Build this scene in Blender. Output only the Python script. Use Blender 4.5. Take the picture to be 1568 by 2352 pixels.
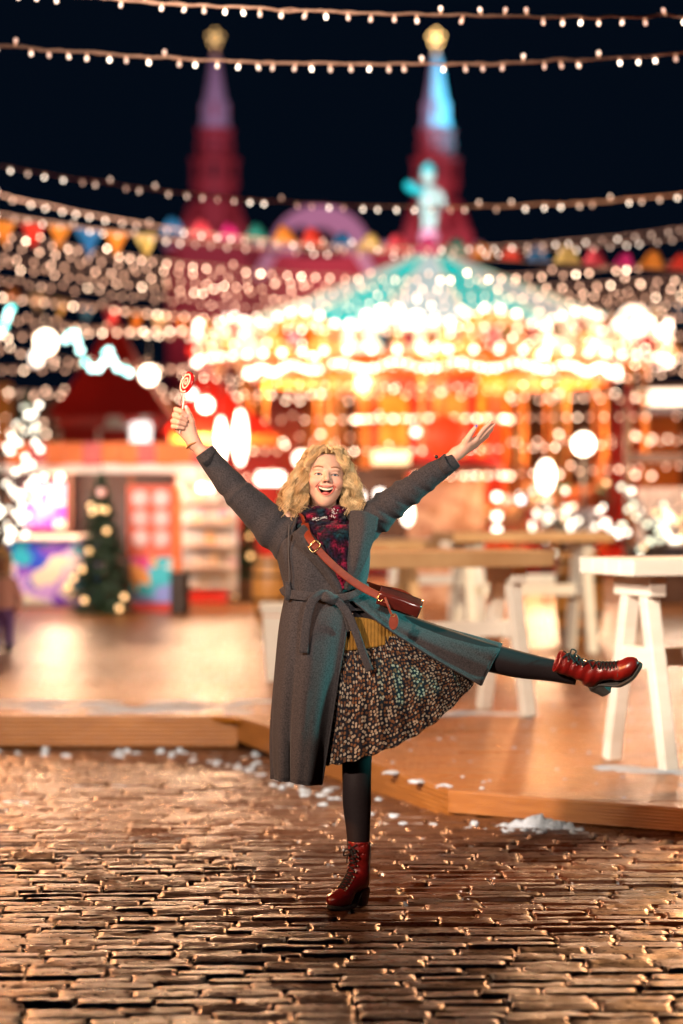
import bpy, bmesh, math, random
import numpy as np
from mathutils import Vector, Matrix, Quaternion, noise as mnoise

for o in list(bpy.data.objects): bpy.data.objects.remove(o, do_unlink=True)
SC = bpy.context.scene
COL = SC.collection
RND = random.Random(7)
NPR = np.random.default_rng(7)

# ------------------------------------------------------------------ camera, sky, exposure
F, HZ, CX, HC = 5553.3, 1130.0, 784.0, 1.55      # focal length, horizon, centre (in picture units 1568 x 2352), camera height
def P(u, v, d): return Vector(((u - CX) / F * d, d, HC + (HZ - v) / F * d))
cam = bpy.data.cameras.new('camera'); camo = bpy.data.objects.new('camera', cam); COL.objects.link(camo)
camo.location = (0, 0, HC); camo.rotation_euler = (math.pi / 2, 0, 0)
cam.sensor_fit = 'VERTICAL'; cam.sensor_height = 36; cam.sensor_width = 24; cam.lens = 85
cam.shift_y = -46 / 2352; cam.clip_start = .1; cam.clip_end = 2000
cam.dof.use_dof = True; cam.dof.focus_distance = 9.05; cam.dof.aperture_fstop = 1.4; cam.dof.aperture_blades = 0
SC.camera = camo
world = bpy.data.worlds.new('World'); SC.world = world; world.use_nodes = True
bg = world.node_tree.nodes['Background']
bg.inputs['Color'].default_value = (.0009, .0026, .0062, 1); bg.inputs['Strength'].default_value = 1.0
SC.view_settings.view_transform = 'Standard'; SC.view_settings.look = 'None'
SC.view_settings.exposure = 0.28; SC.view_settings.gamma = 1.0
SC.render.engine = 'CYCLES'
cy = SC.cycles
cy.use_denoising = True; cy.use_adaptive_sampling = False
cy.max_bounces = 5; cy.diffuse_bounces = 2; cy.glossy_bounces = 3; cy.transmission_bounces = 3; cy.transparent_max_bounces = 6
cy.caustics_reflective = False; cy.caustics_refractive = False
cy.sample_clamp_indirect = 4.0; cy.blur_glossy = .5

# ------------------------------------------------------------------ helpers
def tag(o, label=None, cat=None, group=None, kind=None):
    for k, val in (('label', label), ('category', cat), ('group', group), ('kind', kind)):
        if val: o[k] = val
    return o
def empty(name, loc, label=None, cat=None, group=None, kind=None, rz=0):
    o = bpy.data.objects.new(name, None); COL.objects.link(o)
    o.location = loc; o.rotation_euler = (0, 0, rz); o.empty_display_size = .2
    return tag(o, label, cat, group, kind)
def link(name, me, parent=None, loc=(0, 0, 0), rot=(0, 0, 0), scale=(1, 1, 1)):
    o = bpy.data.objects.new(name, me); COL.objects.link(o)
    o.parent = parent; o.location = loc; o.rotation_euler = rot; o.scale = scale
    return o
def copy_tree(o, parent=None):
    c = o.copy(); COL.objects.link(c); c.parent = parent
    for ch in [x for x in bpy.data.objects if x.parent == o]: copy_tree(ch, c)
    return c

def catmull(pts, n):
    """resample control points (k,3) with a Catmull-Rom curve to n points"""
    p = np.asarray(pts, float); k = len(p)
    if k == 2:
        t = np.linspace(0, 1, n)[:, None]; return p[0] * (1 - t) + p[1] * t
    q = np.vstack([2 * p[0] - p[1], p, 2 * p[-1] - p[-2]])
    t = np.linspace(0, k - 1, n); i = np.clip(t.astype(int), 0, k - 2); f = (t - i)[:, None]
    a, b, c, d = q[i], q[i + 1], q[i + 2], q[i + 3]
    return .5 * (2 * b + (c - a) * f + (2 * a - 5 * b + 4 * c - d) * f ** 2 + (3 * b - a - 3 * c + d) * f ** 3)
def catmull_closed(pts, n):
    p = np.asarray(pts, float); k = len(p)
    t = np.linspace(0, k, n, endpoint=False); i = t.astype(int) % k; f = (t - np.floor(t))[:, None]
    a, b, c, d = p[(i - 1) % k], p[i], p[(i + 1) % k], p[(i + 2) % k]
    return .5 * (2 * b + (c - a) * f + (2 * a - 5 * b + 4 * c - d) * f ** 2 + (3 * b - a - 3 * c + d) * f ** 3)

class MB:
    """collects shapes into one mesh"""
    def __init__(s): s.v = []; s.f = []; s.m = []; s.uv = None; s.col = []
    def add(s, verts, faces, mi=0, col=None):
        b = len(s.v); s.v.extend([tuple(map(float, p)) for p in verts])
        s.f.extend([tuple(int(i) + b for i in f) for f in faces]); s.m.extend([mi] * len(faces))
        s.col.extend([col if col is not None else (1, 1, 1)] * len(verts))
        return b
    def box(s, c, size, rot=None, mi=0, taper=1.0):
        hx, hy, hz = size[0] / 2, size[1] / 2, size[2] / 2
        pts = []
        for z in (-hz, hz):
            t = taper if z > 0 else 1
            for x, y in ((-hx, -hy), (hx, -hy), (hx, hy), (-hx, hy)):
                p = Vector((x * t, y * t, z))
                if rot is not None: p = rot @ p
                pts.append(Vector(c) + p)
        s.add(pts, [(3, 2, 1, 0), (4, 5, 6, 7), (0, 1, 5, 4), (1, 2, 6, 5), (2, 3, 7, 6), (3, 0, 4, 7)], mi)
    def beam(s, a, b, w, h, up=(0, 1, 0), mi=0):
        """rectangular beam from a to b; h is measured along 'up' """
        a, b = Vector(a), Vector(b); d = (b - a).normalized(); up = Vector(up)
        r = d.cross(up).normalized(); u2 = r.cross(d).normalized()
        pts = []
        for p in (a, b):
            for x, y in ((-w / 2, -h / 2), (w / 2, -h / 2), (w / 2, h / 2), (-w / 2, h / 2)): pts.append(p + r * x + u2 * y)
        s.add(pts, [(0, 1, 2, 3), (7, 6, 5, 4), (0, 4, 5, 1), (1, 5, 6, 2), (2, 6, 7, 3), (3, 7, 4, 0)], mi)
    def tube(s, path, rad, sides=8, n=None, mi=0, cap=True, flat=1.0, flatdir=None, disp=None, col=None, sq=1.0):
        p = np.asarray([tuple(x) for x in path], float); r = np.asarray([rad] * len(p) if np.isscalar(rad) else rad, float)
        if n: 
            r = catmull(np.c_[r, r, r], n)[:, 0]; p = catmull(p, n)
        k = len(p); tan = np.gradient(p, axis=0); tan /= np.linalg.norm(tan, axis=1)[:, None] + 1e-12
        ref = np.array(flatdir if flatdir is not None else (0.13, .97, .2), float)
        a = np.cross(tan[0], ref)
        if np.linalg.norm(a) < 1e-4: a = np.cross(tan[0], (1, 0, 0))
        a /= np.linalg.norm(a)
        vs = []
        th = np.arange(sides) * 2 * math.pi / sides
        for i in range(k):
            if flatdir is not None:
                a2 = np.cross(tan[i], ref)
                if np.linalg.norm(a2) > 1e-3: a = a2
            else: a = a - tan[i] * np.dot(a, tan[i])
            a = a / (np.linalg.norm(a) + 1e-12); b = np.cross(tan[i], a)
            rr = np.full(sides, r[i])
            if disp is not None: rr = rr * (1 + disp(i / (k - 1), th))
            ct, sn_ = np.cos(th), np.sin(th)
            vs.append(p[i] + (np.sign(ct) * np.abs(ct) ** sq * rr)[:, None] * a + (np.sign(sn_) * np.abs(sn_) ** sq * rr * flat)[:, None] * b)
        V = np.vstack(vs); fs = []
        for i in range(k - 1):
            for j in range(sides):
                j2 = (j + 1) % sides
                fs.append((i * sides + j, i * sides + j2, (i + 1) * sides + j2, (i + 1) * sides + j))
        if cap: fs.append(tuple(range(sides))[::-1]); fs.append(tuple((k - 1) * sides + j for j in range(sides)))
        s.add(V, fs, mi, col)
    def lathe(s, prof, c=(0, 0, 0), sides=16, mi=0, cap=True, rot=None):
        vs = []; fs = []
        for r, z in prof:
            for j in range(sides):
                a = 2 * math.pi * j / sides; p = Vector((r * math.cos(a), r * math.sin(a), z))
                if rot is not None: p = rot @ p
                vs.append(p + Vector(c))
        k = len(prof)
        for i in range(k - 1):
            for j in range(sides):
                j2 = (j + 1) % sides; fs.append((i * sides + j, i * sides + j2, (i + 1) * sides + j2, (i + 1) * sides + j))
        if cap: fs.append(tuple(range(sides))[::-1]); fs.append(tuple((k - 1) * sides + j for j in range(sides)))
        s.add(vs, fs, mi)
    def sphere(s, c, r, seg=10, ring=6, mi=0, sc=(1, 1, 1), col=None):
        vs = [(c[0], c[1], c[2] + r * sc[2])]; fs = []
        for i in range(1, ring):
            a = math.pi * i / ring
            for j in range(seg):
                b = 2 * math.pi * j / seg
                vs.append((c[0] + r * sc[0] * math.sin(a) * math.cos(b), c[1] + r * sc[1] * math.sin(a) * math.sin(b), c[2] + r * sc[2] * math.cos(a)))
        vs.append((c[0], c[1], c[2] - r * sc[2])); L = len(vs) - 1
        for j in range(seg):
            j2 = (j + 1) % seg
            fs.append((0, 1 + j, 1 + j2)); fs.append((L, L - seg + j2, L - seg + j))
            for i in range(ring - 2): fs.append((1 + i * seg + j, 1 + (i + 1) * seg + j, 1 + (i + 1) * seg + j2, 1 + i * seg + j2))
        s.add(vs, fs, mi, col)
    def grid(s, G, closed_u=False, mi=0, uv=False):
        """G: (rows, cols, 3)"""
        G = np.asarray(G, float); R, C = G.shape[:2]; fs = []
        for i in range(R - 1):
            for j in range(C if closed_u else C - 1):
                j2 = (j + 1) % C; fs.append((i * C + j, i * C + j2, (i + 1) * C + j2, (i + 1) * C + j))
        s.add(G.reshape(-1, 3), fs, mi)
    def prism(s, poly, y0, y1, mi=0):
        """polygon in x,z extruded along y"""
        k = len(poly); vs = [(x, y0, z) for x, z in poly] + [(x, y1, z) for x, z in poly]
        fs = [tuple(range(k)), tuple(range(2 * k - 1, k - 1, -1))] + [(i, i + k, (i + 1) % k + k, (i + 1) % k) for i in range(k)]
        s.add(vs, fs, mi)
    def mesh(s, name, mats, smooth=False, org=None, colattr=False):
        V = np.array(s.v, float)
        if org is not None: V = V - np.array(tuple(org))
        me = bpy.data.meshes.new(name); me.from_pydata(V.tolist(), [], s.f)
        for m in (mats if isinstance(mats, (list, tuple)) else [mats]): me.materials.append(m)
        me.polygons.foreach_set('material_index', np.array(s.m, np.int32))
        if smooth: me.polygons.foreach_set('use_smooth', [True] * len(me.polygons))
        if colattr:
            ca = me.color_attributes.new('Col', 'FLOAT_COLOR', 'POINT')
            ca.data.foreach_set('color', np.c_[np.array(s.col, float), np.ones(len(s.v))].ravel())
        me.update(); return me
    def build(s, name, mats, parent=None, smooth=False, world=True, colattr=False):
        org = parent_origin(parent) if (parent is not None and world) else None
        return link(name, s.mesh(name, mats, smooth, org, colattr), parent)
def parent_origin(o):
    p = Vector((0, 0, 0))
    while o is not None: p += o.location; o = o.parent
    return p
def recalc(o):
    bm = bmesh.new(); bm.from_mesh(o.data); bmesh.ops.recalc_face_normals(bm, faces=bm.faces); bm.to_mesh(o.data); bm.free(); return o
def bevel(o, w, seg=1):
    m = o.modifiers.new('bevel', 'BEVEL'); m.width = w; m.segments = seg; m.limit_method = 'ANGLE'; return o
def solid(o, t, off=-1):
    m = o.modifiers.new('thickness', 'SOLIDIFY'); m.thickness = t; m.offset = off; return o

def sheet(rows, nr, nc, closed=False):
    """rows of control points -> dense (nr, nc, 3) grid"""
    a = np.stack([(catmull_closed if closed else catmull)(r, nc) for r in rows])       # (k, nc, 3)
    return np.stack([catmull(a[:, j], nr) for j in range(nc)], axis=1)

def surfnets(f, lo, hi, h):
    lo = np.array(lo, float); n = np.ceil((np.array(hi) - lo) / h).astype(int) + 1
    X, Y, Z = np.meshgrid(*[lo[i] + h * np.arange(n[i]) for i in range(3)], indexing='ij')
    V = f(X, Y, Z).astype(np.float32); S = V < 0; c = tuple(n - 1)
    cnt = np.zeros(c, np.float32); acc = np.zeros((3,) + c, np.float32)
    cor = lambda a, o: a[o[0]:o[0] + c[0], o[1]:o[1] + c[1], o[2]:o[2] + c[2]]
    for ax in range(3):
        for p in (0, 1):
            for q in (0, 1):
                o = [0, 0, 0]; oth = [i for i in range(3) if i != ax]; o[oth[0]] = p; o[oth[1]] = q
                o2 = list(o); o2[ax] = 1
                a, b = cor(V, o), cor(V, o2); m = (cor(S, o) != cor(S, o2)); t = np.where(m, a / np.where(m, a - b, 1), 0)
                cnt += m; acc[ax] += m * t; acc[oth[0]] += m * p; acc[oth[1]] += m * q
    act = cnt > 0; idx = np.full(c, -1, np.int64); idx[act] = np.arange(act.sum())
    ijk = np.argwhere(act); verts = lo + h * (ijk + (acc[:, act] / cnt[act]).T)
    faces = []
    for ax in range(3):
        sl0 = [slice(None)] * 3; sl1 = [slice(None)] * 3; sl0[ax] = slice(0, -1); sl1[ax] = slice(1, None)
        M = S[tuple(sl0)] != S[tuple(sl1)]; e = np.argwhere(M); b, d = [(1, 2), (2, 0), (0, 1)][ax]
        ok = (e[:, b] > 0) & (e[:, d] > 0) & (e[:, b] < c[b]) & (e[:, d] < c[d]); e = e[ok]
        def at(db, dd):
            g = e.copy(); g[:, b] += db; g[:, d] += dd; return idx[g[:, 0], g[:, 1], g[:, 2]]
        q = np.stack([at(-1, -1), at(0, -1), at(0, 0), at(-1, 0)], 1)
        ins = S[e[:, 0], e[:, 1], e[:, 2]]; q[~ins] = q[~ins][:, ::-1]; faces.append(q)
    return verts, np.vstack(faces)
def smin(a, b, k):
    h = np.clip(.5 + .5 * (b - a) / k, 0, 1); return b * (1 - h) + a * h - k * h * (1 - h)
def smax(a, b, k): return -smin(-a, -b, k)
def sd_ell(X, Y, Z, c, r):
    x, y, z = (X - c[0]) / r[0], (Y - c[1]) / r[1], (Z - c[2]) / r[2]
    k0 = np.sqrt(x * x + y * y + z * z); k1 = np.sqrt((x / r[0]) ** 2 + (y / r[1]) ** 2 + (z / r[2]) ** 2)
    return k0 * (k0 - 1) / (k1 + 1e-9)
def sd_cap(X, Y, Z, a, b, ra, rb):
    a, b = np.array(a, float), np.array(b, float); ba = b - a; L = ba @ ba
    t = np.clip(((X - a[0]) * ba[0] + (Y - a[1]) * ba[1] + (Z - a[2]) * ba[2]) / L, 0, 1)
    return np.sqrt((X - a[0] - t * ba[0]) ** 2 + (Y - a[1] - t * ba[1]) ** 2 + (Z - a[2] - t * ba[2]) ** 2) - (ra + (rb - ra) * t)

# ------------------------------------------------------------------ materials
def mat(name, col=(.5, .5, .5), rough=.5, metal=0, col2=None, vscale=6, vstretch=(1, 1, 1), bump=0, bscale=40, bstretch=(1, 1, 1),
        emit=None, estr=0, spec=.5, coat=0, sheen=0, attr=None, rough2=None, coords='Object', detail=4, subsurf=0, trans=0):
    m = bpy.data.materials.new(name); m.use_nodes = True; nt = m.node_tree; N = nt.nodes; L = nt.links
    b = N['Principled BSDF']; b.inputs['Base Color'].default_value = (*col, 1); b.inputs['Roughness'].default_value = rough
    b.inputs['Metallic'].default_value = metal; b.inputs['Specular IOR Level'].default_value = spec
    b.inputs['Coat Weight'].default_value = coat; b.inputs['Coat Roughness'].default_value = .15
    if sheen: b.inputs['Sheen Weight'].default_value = sheen; b.inputs['Sheen Roughness'].default_value = .4
    if subsurf:
        b.inputs['Subsurface Weight'].default_value = subsurf; b.inputs['Subsurface Radius'].default_value = (.012, .005, .003); b.inputs['Subsurface Scale'].default_value = .6
    if trans: b.inputs['Transmission Weight'].default_value = trans
    if emit: b.inputs['Emission Color'].default_value = (*emit, 1); b.inputs['Emission Strength'].default_value = estr
    tc = N.new('ShaderNodeTexCoord')
    def nz(scale, st, det=detail):
        mp = N.new('ShaderNodeMapping'); mp.inputs['Scale'].default_value = st; L.new(tc.outputs[coords], mp.inputs['Vector'])
        n = N.new('ShaderNodeTexNoise'); n.inputs['Scale'].default_value = scale; n.inputs['Detail'].default_value = det; n.inputs['Roughness'].default_value = .6
        L.new(mp.outputs['Vector'], n.inputs['Vector']); return n
    csock = None
    if attr:
        a = N.new('ShaderNodeAttribute'); a.attribute_name = attr; csock = a.outputs['Color']
        if col2 is not None:
            n = nz(vscale, vstretch); mx = N.new('ShaderNodeMix'); mx.data_type = 'RGBA'; mx.blend_type = 'MULTIPLY'; mx.inputs['Factor'].default_value = .6
            L.new(csock, mx.inputs['A']); cr = N.new('ShaderNodeValToRGB'); cr.color_ramp.elements[0].position = .3; cr.color_ramp.elements[1].position = .7
            cr.color_ramp.elements[0].color = (*col2, 1); cr.color_ramp.elements[1].color = (1, 1, 1, 1); L.new(n.outputs['Fac'], cr.inputs['Fac']); L.new(cr.outputs['Color'], mx.inputs['B']); csock = mx.outputs['Result']
    elif col2 is not None:
        n = nz(vscale, vstretch); cr = N.new('ShaderNodeValToRGB'); cr.color_ramp.elements[0].position = .33; cr.color_ramp.elements[1].position = .67
        cr.color_ramp.elements[0].color = (*col, 1); cr.color_ramp.elements[1].color = (*col2, 1); L.new(n.outputs['Fac'], cr.inputs['Fac']); csock = cr.outputs['Color']
    if csock: L.new(csock, b.inputs['Base Color'])
    if rough2 is not None:
        n = nz(vscale * 1.7, vstretch); mr = N.new('ShaderNodeMapRange'); mr.inputs['From Min'].default_value = .35; mr.inputs['From Max'].default_value = .65
        mr.inputs['To Min'].default_value = rough; mr.inputs['To Max'].default_value = rough2; L.new(n.outputs['Fac'], mr.inputs['Value']); L.new(mr.outputs['Result'], b.inputs['Roughness'])
    if bump:
        n = nz(bscale, bstretch, 5); bp = N.new('ShaderNodeBump'); bp.inputs['Strength'].default_value = bump; bp.inputs['Distance'].default_value = .01
        L.new(n.outputs['Fac'], bp.inputs['Height']); L.new(bp.outputs['Normal'], b.inputs['Normal'])
    return m
def glow(name, col, s, sampling='AUTO'):
    m = mat(name, (.8, .8, .8), .4, emit=col, estr=s)
    m.cycles.emission_sampling = sampling
    return m
def lamp(kind, name, parent, loc, energy, col, radius=.1, target=None, spot=1.0, blend=.5):
    l = bpy.data.lights.new(name, kind); l.energy = energy; l.color = col; l.shadow_soft_size = radius
    if kind == 'SPOT': l.spot_size = spot; l.spot_blend = blend
    o = bpy.data.objects.new(name, l); COL.objects.link(o); o.parent = parent; o.location = loc
    if target is not None:
        w = parent_origin(parent) + Vector(loc) if parent else Vector(loc)
        o.rotation_euler = (Vector(target) - w).to_track_quat('-Z', 'Y').to_euler()
    return o

# ================================================================== GROUND
def zg(y): return -min(max(y - 11.4, 0), 4.6) * .024
M_mortar = mat('wet_mortar', (.018, .012, .009), .35, col2=(.035, .025, .02), vscale=9, bump=.5, bscale=60, rough2=.6)
M_stone = mat('wet_cobble', (.068, .023, .010), .22, col2=(.14, .056, .028), vscale=7, vstretch=(1, 3, 1), bump=.34, bscale=17, bstretch=(1, 4.0, 1), rough2=.42, spec=.9, detail=6)
M_snow = mat('trodden_snow', (.56, .62, .72), .8, col2=(.40, .45, .54), vscale=30, bump=.6, bscale=120, spec=.08)
M_paving = mat('wet_paving', (.10, .06, .045), .3, col2=(.16, .10, .075), vscale=.8, bump=.35, bscale=9, rough2=.5)

ys = [-30, 0, 5, 11.4, 12, 13, 14, 15, 16, 25, 60, 200, 700]
g = MB(); g.grid([[(x, y, zg(y) - .014) for x in (-300, -20, 0, 20, 300)] for y in ys][::-1])
ground = g.build('ground', M_mortar); tag(ground, kind='structure')
p = MB(); p.grid([[(x, y, -.105) for x in (-260, 0, 260)] for y in (26.0, 60, 650)][::-1])
pv = p.build('market_square', M_paving); tag(pv, kind='structure')

def stone_mesh(seed, nx=12, ny=8):
    r = np.random.default_rng(seed); L, W = .225, .096
    xs = np.array((-.5, -.468, -.40, -.30, -.18, -.06, .06, .18, .30, .40, .468, .5)); yv = np.array((-.5, -.44, -.31, -.12, .12, .31, .44, .5)); V = []; fs = []
    off = r.uniform(0, 50, 3); amp = r.uniform(.0025, .0055); tilt = r.normal(0, .028); crown = r.uniform(.002, .006)
    for i, x in enumerate(xs):
        for j, y in enumerate(yv):
            ex = abs(x) * 2; ey = abs(y) * 2
            z = -.002 * (ex > .95) - .008 * (ey > .95) - crown * .4 * ey ** 2
            z += amp * 1.0 * mnoise.noise((x * 2.2 + off[0], y * 3.5 + off[1], off[2])) + amp * .7 * mnoise.noise((x * 5 + off[1], y * 9 + off[0], off[2])) + amp * .35 * mnoise.noise((x * 13 + off[1], y * 14 + off[0], off[2]))
            z += tilt * y * W * 2
            px = x * L + r.normal(0, .0015) * (1 + 2 * (ex > .9)); py = y * W + r.normal(0, .0008) + .006 * mnoise.noise((x * 3.2 + off[2], off[0], y * 1.2)) + .0025 * mnoise.noise((x * 9 + off[2], off[0], y * 3))
            py -= np.sign(y) * .004 * (ex > .95) * ey
            V.append((px, py, z))
    for i in range(nx - 1):
        for j in range(ny - 1): fs.append((i * ny + j, (i + 1) * ny + j, (i + 1) * ny + j + 1, i * ny + j + 1))
    ring = [(i, 0) for i in range(nx)] + [(nx - 1, j) for j in range(1, ny)] + [(i, ny - 1) for i in range(nx - 2, -1, -1)] + [(0, j) for j in range(ny - 2, 0, -1)]
    b = len(V)
    for i, j in ring: q = V[i * ny + j]; V.append((q[0] * 1.012, q[1] * 1.03, q[2] - .045))
    n = len(ring)
    for k in range(n):
        k2 = (k + 1) % n; a0 = ring[k][0] * ny + ring[k][1]; a1 = ring[k2][0] * ny + ring[k2][1]
        fs.append((a1, a0, b + k, b + k2))
    mb = MB(); mb.add(V, fs); return mb
stone_src = [stone_mesh(s) for s in range(18)]
stone_me = [m.mesh('cobble', M_stone, smooth=True) for m in stone_src]
stone_np = [np.array(m.v) for m in stone_src]; stone_fs = stone_src[0].f
stones = []; joints = []
y = 5.6; row = 0
while y < 16.4:
    half = .155 * y + .75; x = -half - RND.uniform(0, .2)
    w = RND.uniform(.098, .112); skew = .012 * math.sin(y * 1.7) + .004
    while x < half:
        L = RND.choice((.2, .23, .25, .18, .27)) * RND.uniform(.92, 1.08)
        xc = x + L / 2; yc = y + w / 2 + skew * xc + .018 * math.sin(xc * 1.9 + y * .8)
        stones.append((xc, yc, L, w)); joints.append((x + L + .009, yc, w)); x += L + RND.uniform(.008, .020)
    y += w + RND.uniform(.001, .005); row += 1
inview = [s for s in stones if abs(s[0]) < .1412 * s[1] + .08 and s[1] > 7.0]
inview.sort(key=lambda s: s[1]); near = set(map(id, inview[:300]))
far = MB(); V_all = []; F_all = []
for s in stones:
    k = RND.randrange(len(stone_me)); xc, yc, L, w = s; z = zg(yc) + RND.gauss(0, .0028); rot = RND.gauss(0, .018) + .012
    tx, ty = RND.gauss(.006, .018), RND.gauss(0, .007); fl = RND.choice((1, -1))
    sc = (fl * L / .225, fl * w / .0955, RND.uniform(.8, 1.3))
    if id(s) in near:
        link('cobblestone', stone_me[k], ground, (xc, yc, z), (tx, ty, rot), sc)
    else:
        R = np.array((Matrix.Rotation(rot, 3, 'Z') @ Matrix.Rotation(ty, 3, 'Y') @ Matrix.Rotation(tx, 3, 'X')))
        far.add((stone_np[k] * np.array(sc)) @ R.T + np.array((xc, yc, z)), stone_fs)
o = far.build('cobblestone_field', M_stone, ground, smooth=True); tag(o, kind='stuff')

def lump(mb, c, sx, sy, sz, seed, seg=9, ring=5):
    r = np.random.default_rng(seed); vs = []; fs = []; off = r.uniform(0, 99, 3)
    for i in range(ring + 1):
        a = math.pi / 2 * i / ring
        for j in range(seg):
            b = 2 * math.pi * j / seg; d = Vector((math.sin(a) * math.cos(b), math.sin(a) * math.sin(b), math.cos(a)))
            k = 1 + .45 * mnoise.noise(d * 1.6 + Vector(off)) + .2 * mnoise.noise(d * 4 + Vector(off))
            vs.append((c[0] + d.x * sx * k, c[1] + d.y * sy * k, c[2] + d.z * sz * k - .004))
    for i in range(ring):
        for j in range(seg): j2 = (j + 1) % seg; fs.append((i * seg + j, (i + 1) * seg + j, (i + 1) * seg + j2, i * seg + j2))
    mb.add(vs, fs)
sn = MB(); k = 0
for x, yc, w in joints:
    if abs(x) > .15 * yc + .4: continue
    pr = .34 if yc < 12 else .14
    pr *= .4 + .6 * (x > -.2)
    if RND.random() < pr:
        k += 1
        lump(sn, (x, yc + RND.uniform(-.02, .02), zg(yc) - .010), RND.uniform(.010, .024), RND.uniform(.026, .052), RND.uniform(.005, .009), k, 9, 4)
        if RND.random() < .4: lump(sn, (x + RND.uniform(-.03, .03), yc + w * .5 * RND.choice((1, -1)), zg(yc) - .012), RND.uniform(.018, .045), .01, .008, k + 9000, 7, 3)
for i in range(20):            # crumbs along the deck edges
    x = RND.uniform(-2.3, -.5); lump(sn, (x, 15.2 + RND.uniform(-.3, .12), zg(15.2)), *(RND.uniform(.02, .05),) * 2, RND.uniform(.015, .045), 20000 + i, 8, 4)
for i in range(60):
    t = RND.random(); x = -.62 + t * 1.1; yy = 15.1 - t * 3.6; lump(sn, (x - RND.uniform(0, .35), yy - RND.uniform(.02, .3), zg(yy)), *(RND.uniform(.012, .04),) * 2, RND.uniform(.01, .026), 21000 + i, 8, 4)
for i in range(40):
    x = RND.uniform(.55, 1.7); lump(sn, (x, 11.45 - (x - .5) * .64 - RND.uniform(.05, .25), 0), *(RND.uniform(.01, .028),) * 2, RND.uniform(.008, .02), 22000 + i, 8, 4)
o = sn.build('snow_in_joints', M_snow, smooth=True); tag(o, 'white snow lodged in the cobble joints and scattered by the deck', 'snow', kind='stuff')
pile = MB()
for i, (dx, dy, s, h) in enumerate([(-.08, .0, .07, .04), (.0, .02, .085, .07), (.08, .0, .06, .045), (.13, .02, .05, .035), (-.14, .02, .05, .02), (.03, -.04, .06, .025), (.17, 0, .04, .025), (-.03, -.03, .10, .02)]):
    lump(pile, (.91 + dx, 11.16 + dy - dx * .5, -.01), s, s * .7, h, 300 + i, 22, 10)
o = pile.build('snow_pile', M_snow, smooth=True); tag(o, 'small heap of dirty snow against the front of the wooden deck', 'snow')

# ================================================================== DECK
ZD = .112
M_plank = mat('wet_deck_plank', (.20, .056, .004), .14, col2=(.36, .125, .012), vscale=5, vstretch=(1, 14, 1), bump=.22, bscale=18, bstretch=(1, 12, 1), rough2=.45, spec=.34)
M_fascia = mat('deck_fascia_board', (.25, .082, .014), .38, col2=(.34, .125, .026), vscale=4, vstretch=(1, 1, 10), bump=.35, bscale=20, bstretch=(.6, .6, 14))
A0, A1, A2, A3 = Vector((-6, 15.62)), Vector((-.667, 15.5)), Vector((.515, 11.64)), Vector((5.2, 8.65))
deck = empty('wooden_deck', (0, 20, 0), 'low wet wooden deck of brown planks carrying the white bar tables', 'deck')
def xmin(y):
    if y >= A1.y: return -6.0 if y > 15.62 else A1.x - (y - A1.y) / (A0.y - A1.y) * (A1.x - A0.x)
    if y >= A2.y: return A2.x + (y - A2.y) / (A1.y - A2.y) * (A1.x - A2.x)
    return A2.x + (y - A2.y) / (A3.y - A2.y) * (A3.x - A2.x)
yy = 8.7; i = 0
while yy < 31:
    w = .142; y0, y1 = yy, yy + w - .012
    xa, xb = xmin(y0) + .012, xmin(y1) + .012; xe = 5.6
    cuts = [None]
    if y0 > 12: cuts = [RND.uniform(-1.5, 2.5)]
    segs = [(xa, xb, xe, xe)] if cuts[0] is None or cuts[0] < max(xa, xb) + .4 else [(xa, xb, cuts[0] - .003, cuts[0] - .003), (cuts[0] + .003, cuts[0] + .003, xe, xe)]
    for a, b, c, d in segs:
        m = MB(); dz = RND.gauss(0, .0012); t = ZD + dz
        m.add([(a, y0, t - .028), (c, y0, t - .028), (d, y1, t - .028), (b, y1, t - .028), (a, y0, t), (c, y0, t), (d, y1, t), (b, y1, t)],
              [(4, 5, 6, 7), (0, 1, 5, 4), (1, 2, 6, 5), (2, 3, 7, 6), (3, 0, 4, 7)])
        o = m.build('plank', M_plank, deck); bevel(o, .0025)
    yy += w; i += 1
sub = MB(); sub.add([(-6, 15.7, ZD - .034), (A1.x + .06, 15.56, ZD - .034), (A2.x + .06, A2.y + .06, ZD - .034), (5.2, 8.8, ZD - .034), (5.6, 31, ZD - .034), (-6, 31, ZD - .034)], [(0, 1, 2, 3, 4, 5)])
sub.build('underlay', M_mortar, deck)
def fascia(a, b, z0, z1, top_in=.0):
    d = (b - a).normalized(); n = Vector((d.y, -d.x)); 
    # ribbed face: profile swept along the edge
    H = z1 - z0; k = 15; prof = []
    for q in range(k + 1): prof.append(((.0035 if q % 2 else 0) + (0 if 0 < q < k else -.004), z0 + H * q / k))
    m = MB(); L = []
    for pt in (a, b):
        L.append([Vector((pt.x + n.x * off, pt.y + n.y * off, z)) for off, z in prof] + [Vector((pt.x - n.x * .03, pt.y - n.y * .03, z1)), Vector((pt.x - n.x * .03, pt.y - n.y * .03, z0))])
    m.grid([L[0], L[1]], closed_u=True); m.f.append(tuple(range(k + 3))); m.f.append(tuple(range(2 * (k + 3) - 1, k + 2, -1))); m.m += [0, 0]
    o = m.build('fascia_board', M_fascia, deck); recalc(o)
def split(a, b, n, z0a, z0b, z1):
    for q in range(n):
        s = a + (b - a) * (q / n); e = a + (b - a) * ((q + 1) / n - .002 / (b - a).length); fascia(s, e, z0a + (z0b - z0a) * (q + .5) / n, z1)
split(A0, A1, 3, -.085, -.085, ZD + .004); split(A1, A2, 1, -.05, -.05, ZD + .004); split(A2, A3, 2, .004, .004, ZD + .004)
ds = MB()
for i in range(170):
    x = RND.uniform(-1.2, 2.2); y_ = RND.uniform(11.0, 17); 
    if x < xmin(y_) + .1: continue
    s = RND.uniform(.006, .016); lump(ds, (x, y_, ZD), s, s, s * .7, 40000 + i, 6, 3)
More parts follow.
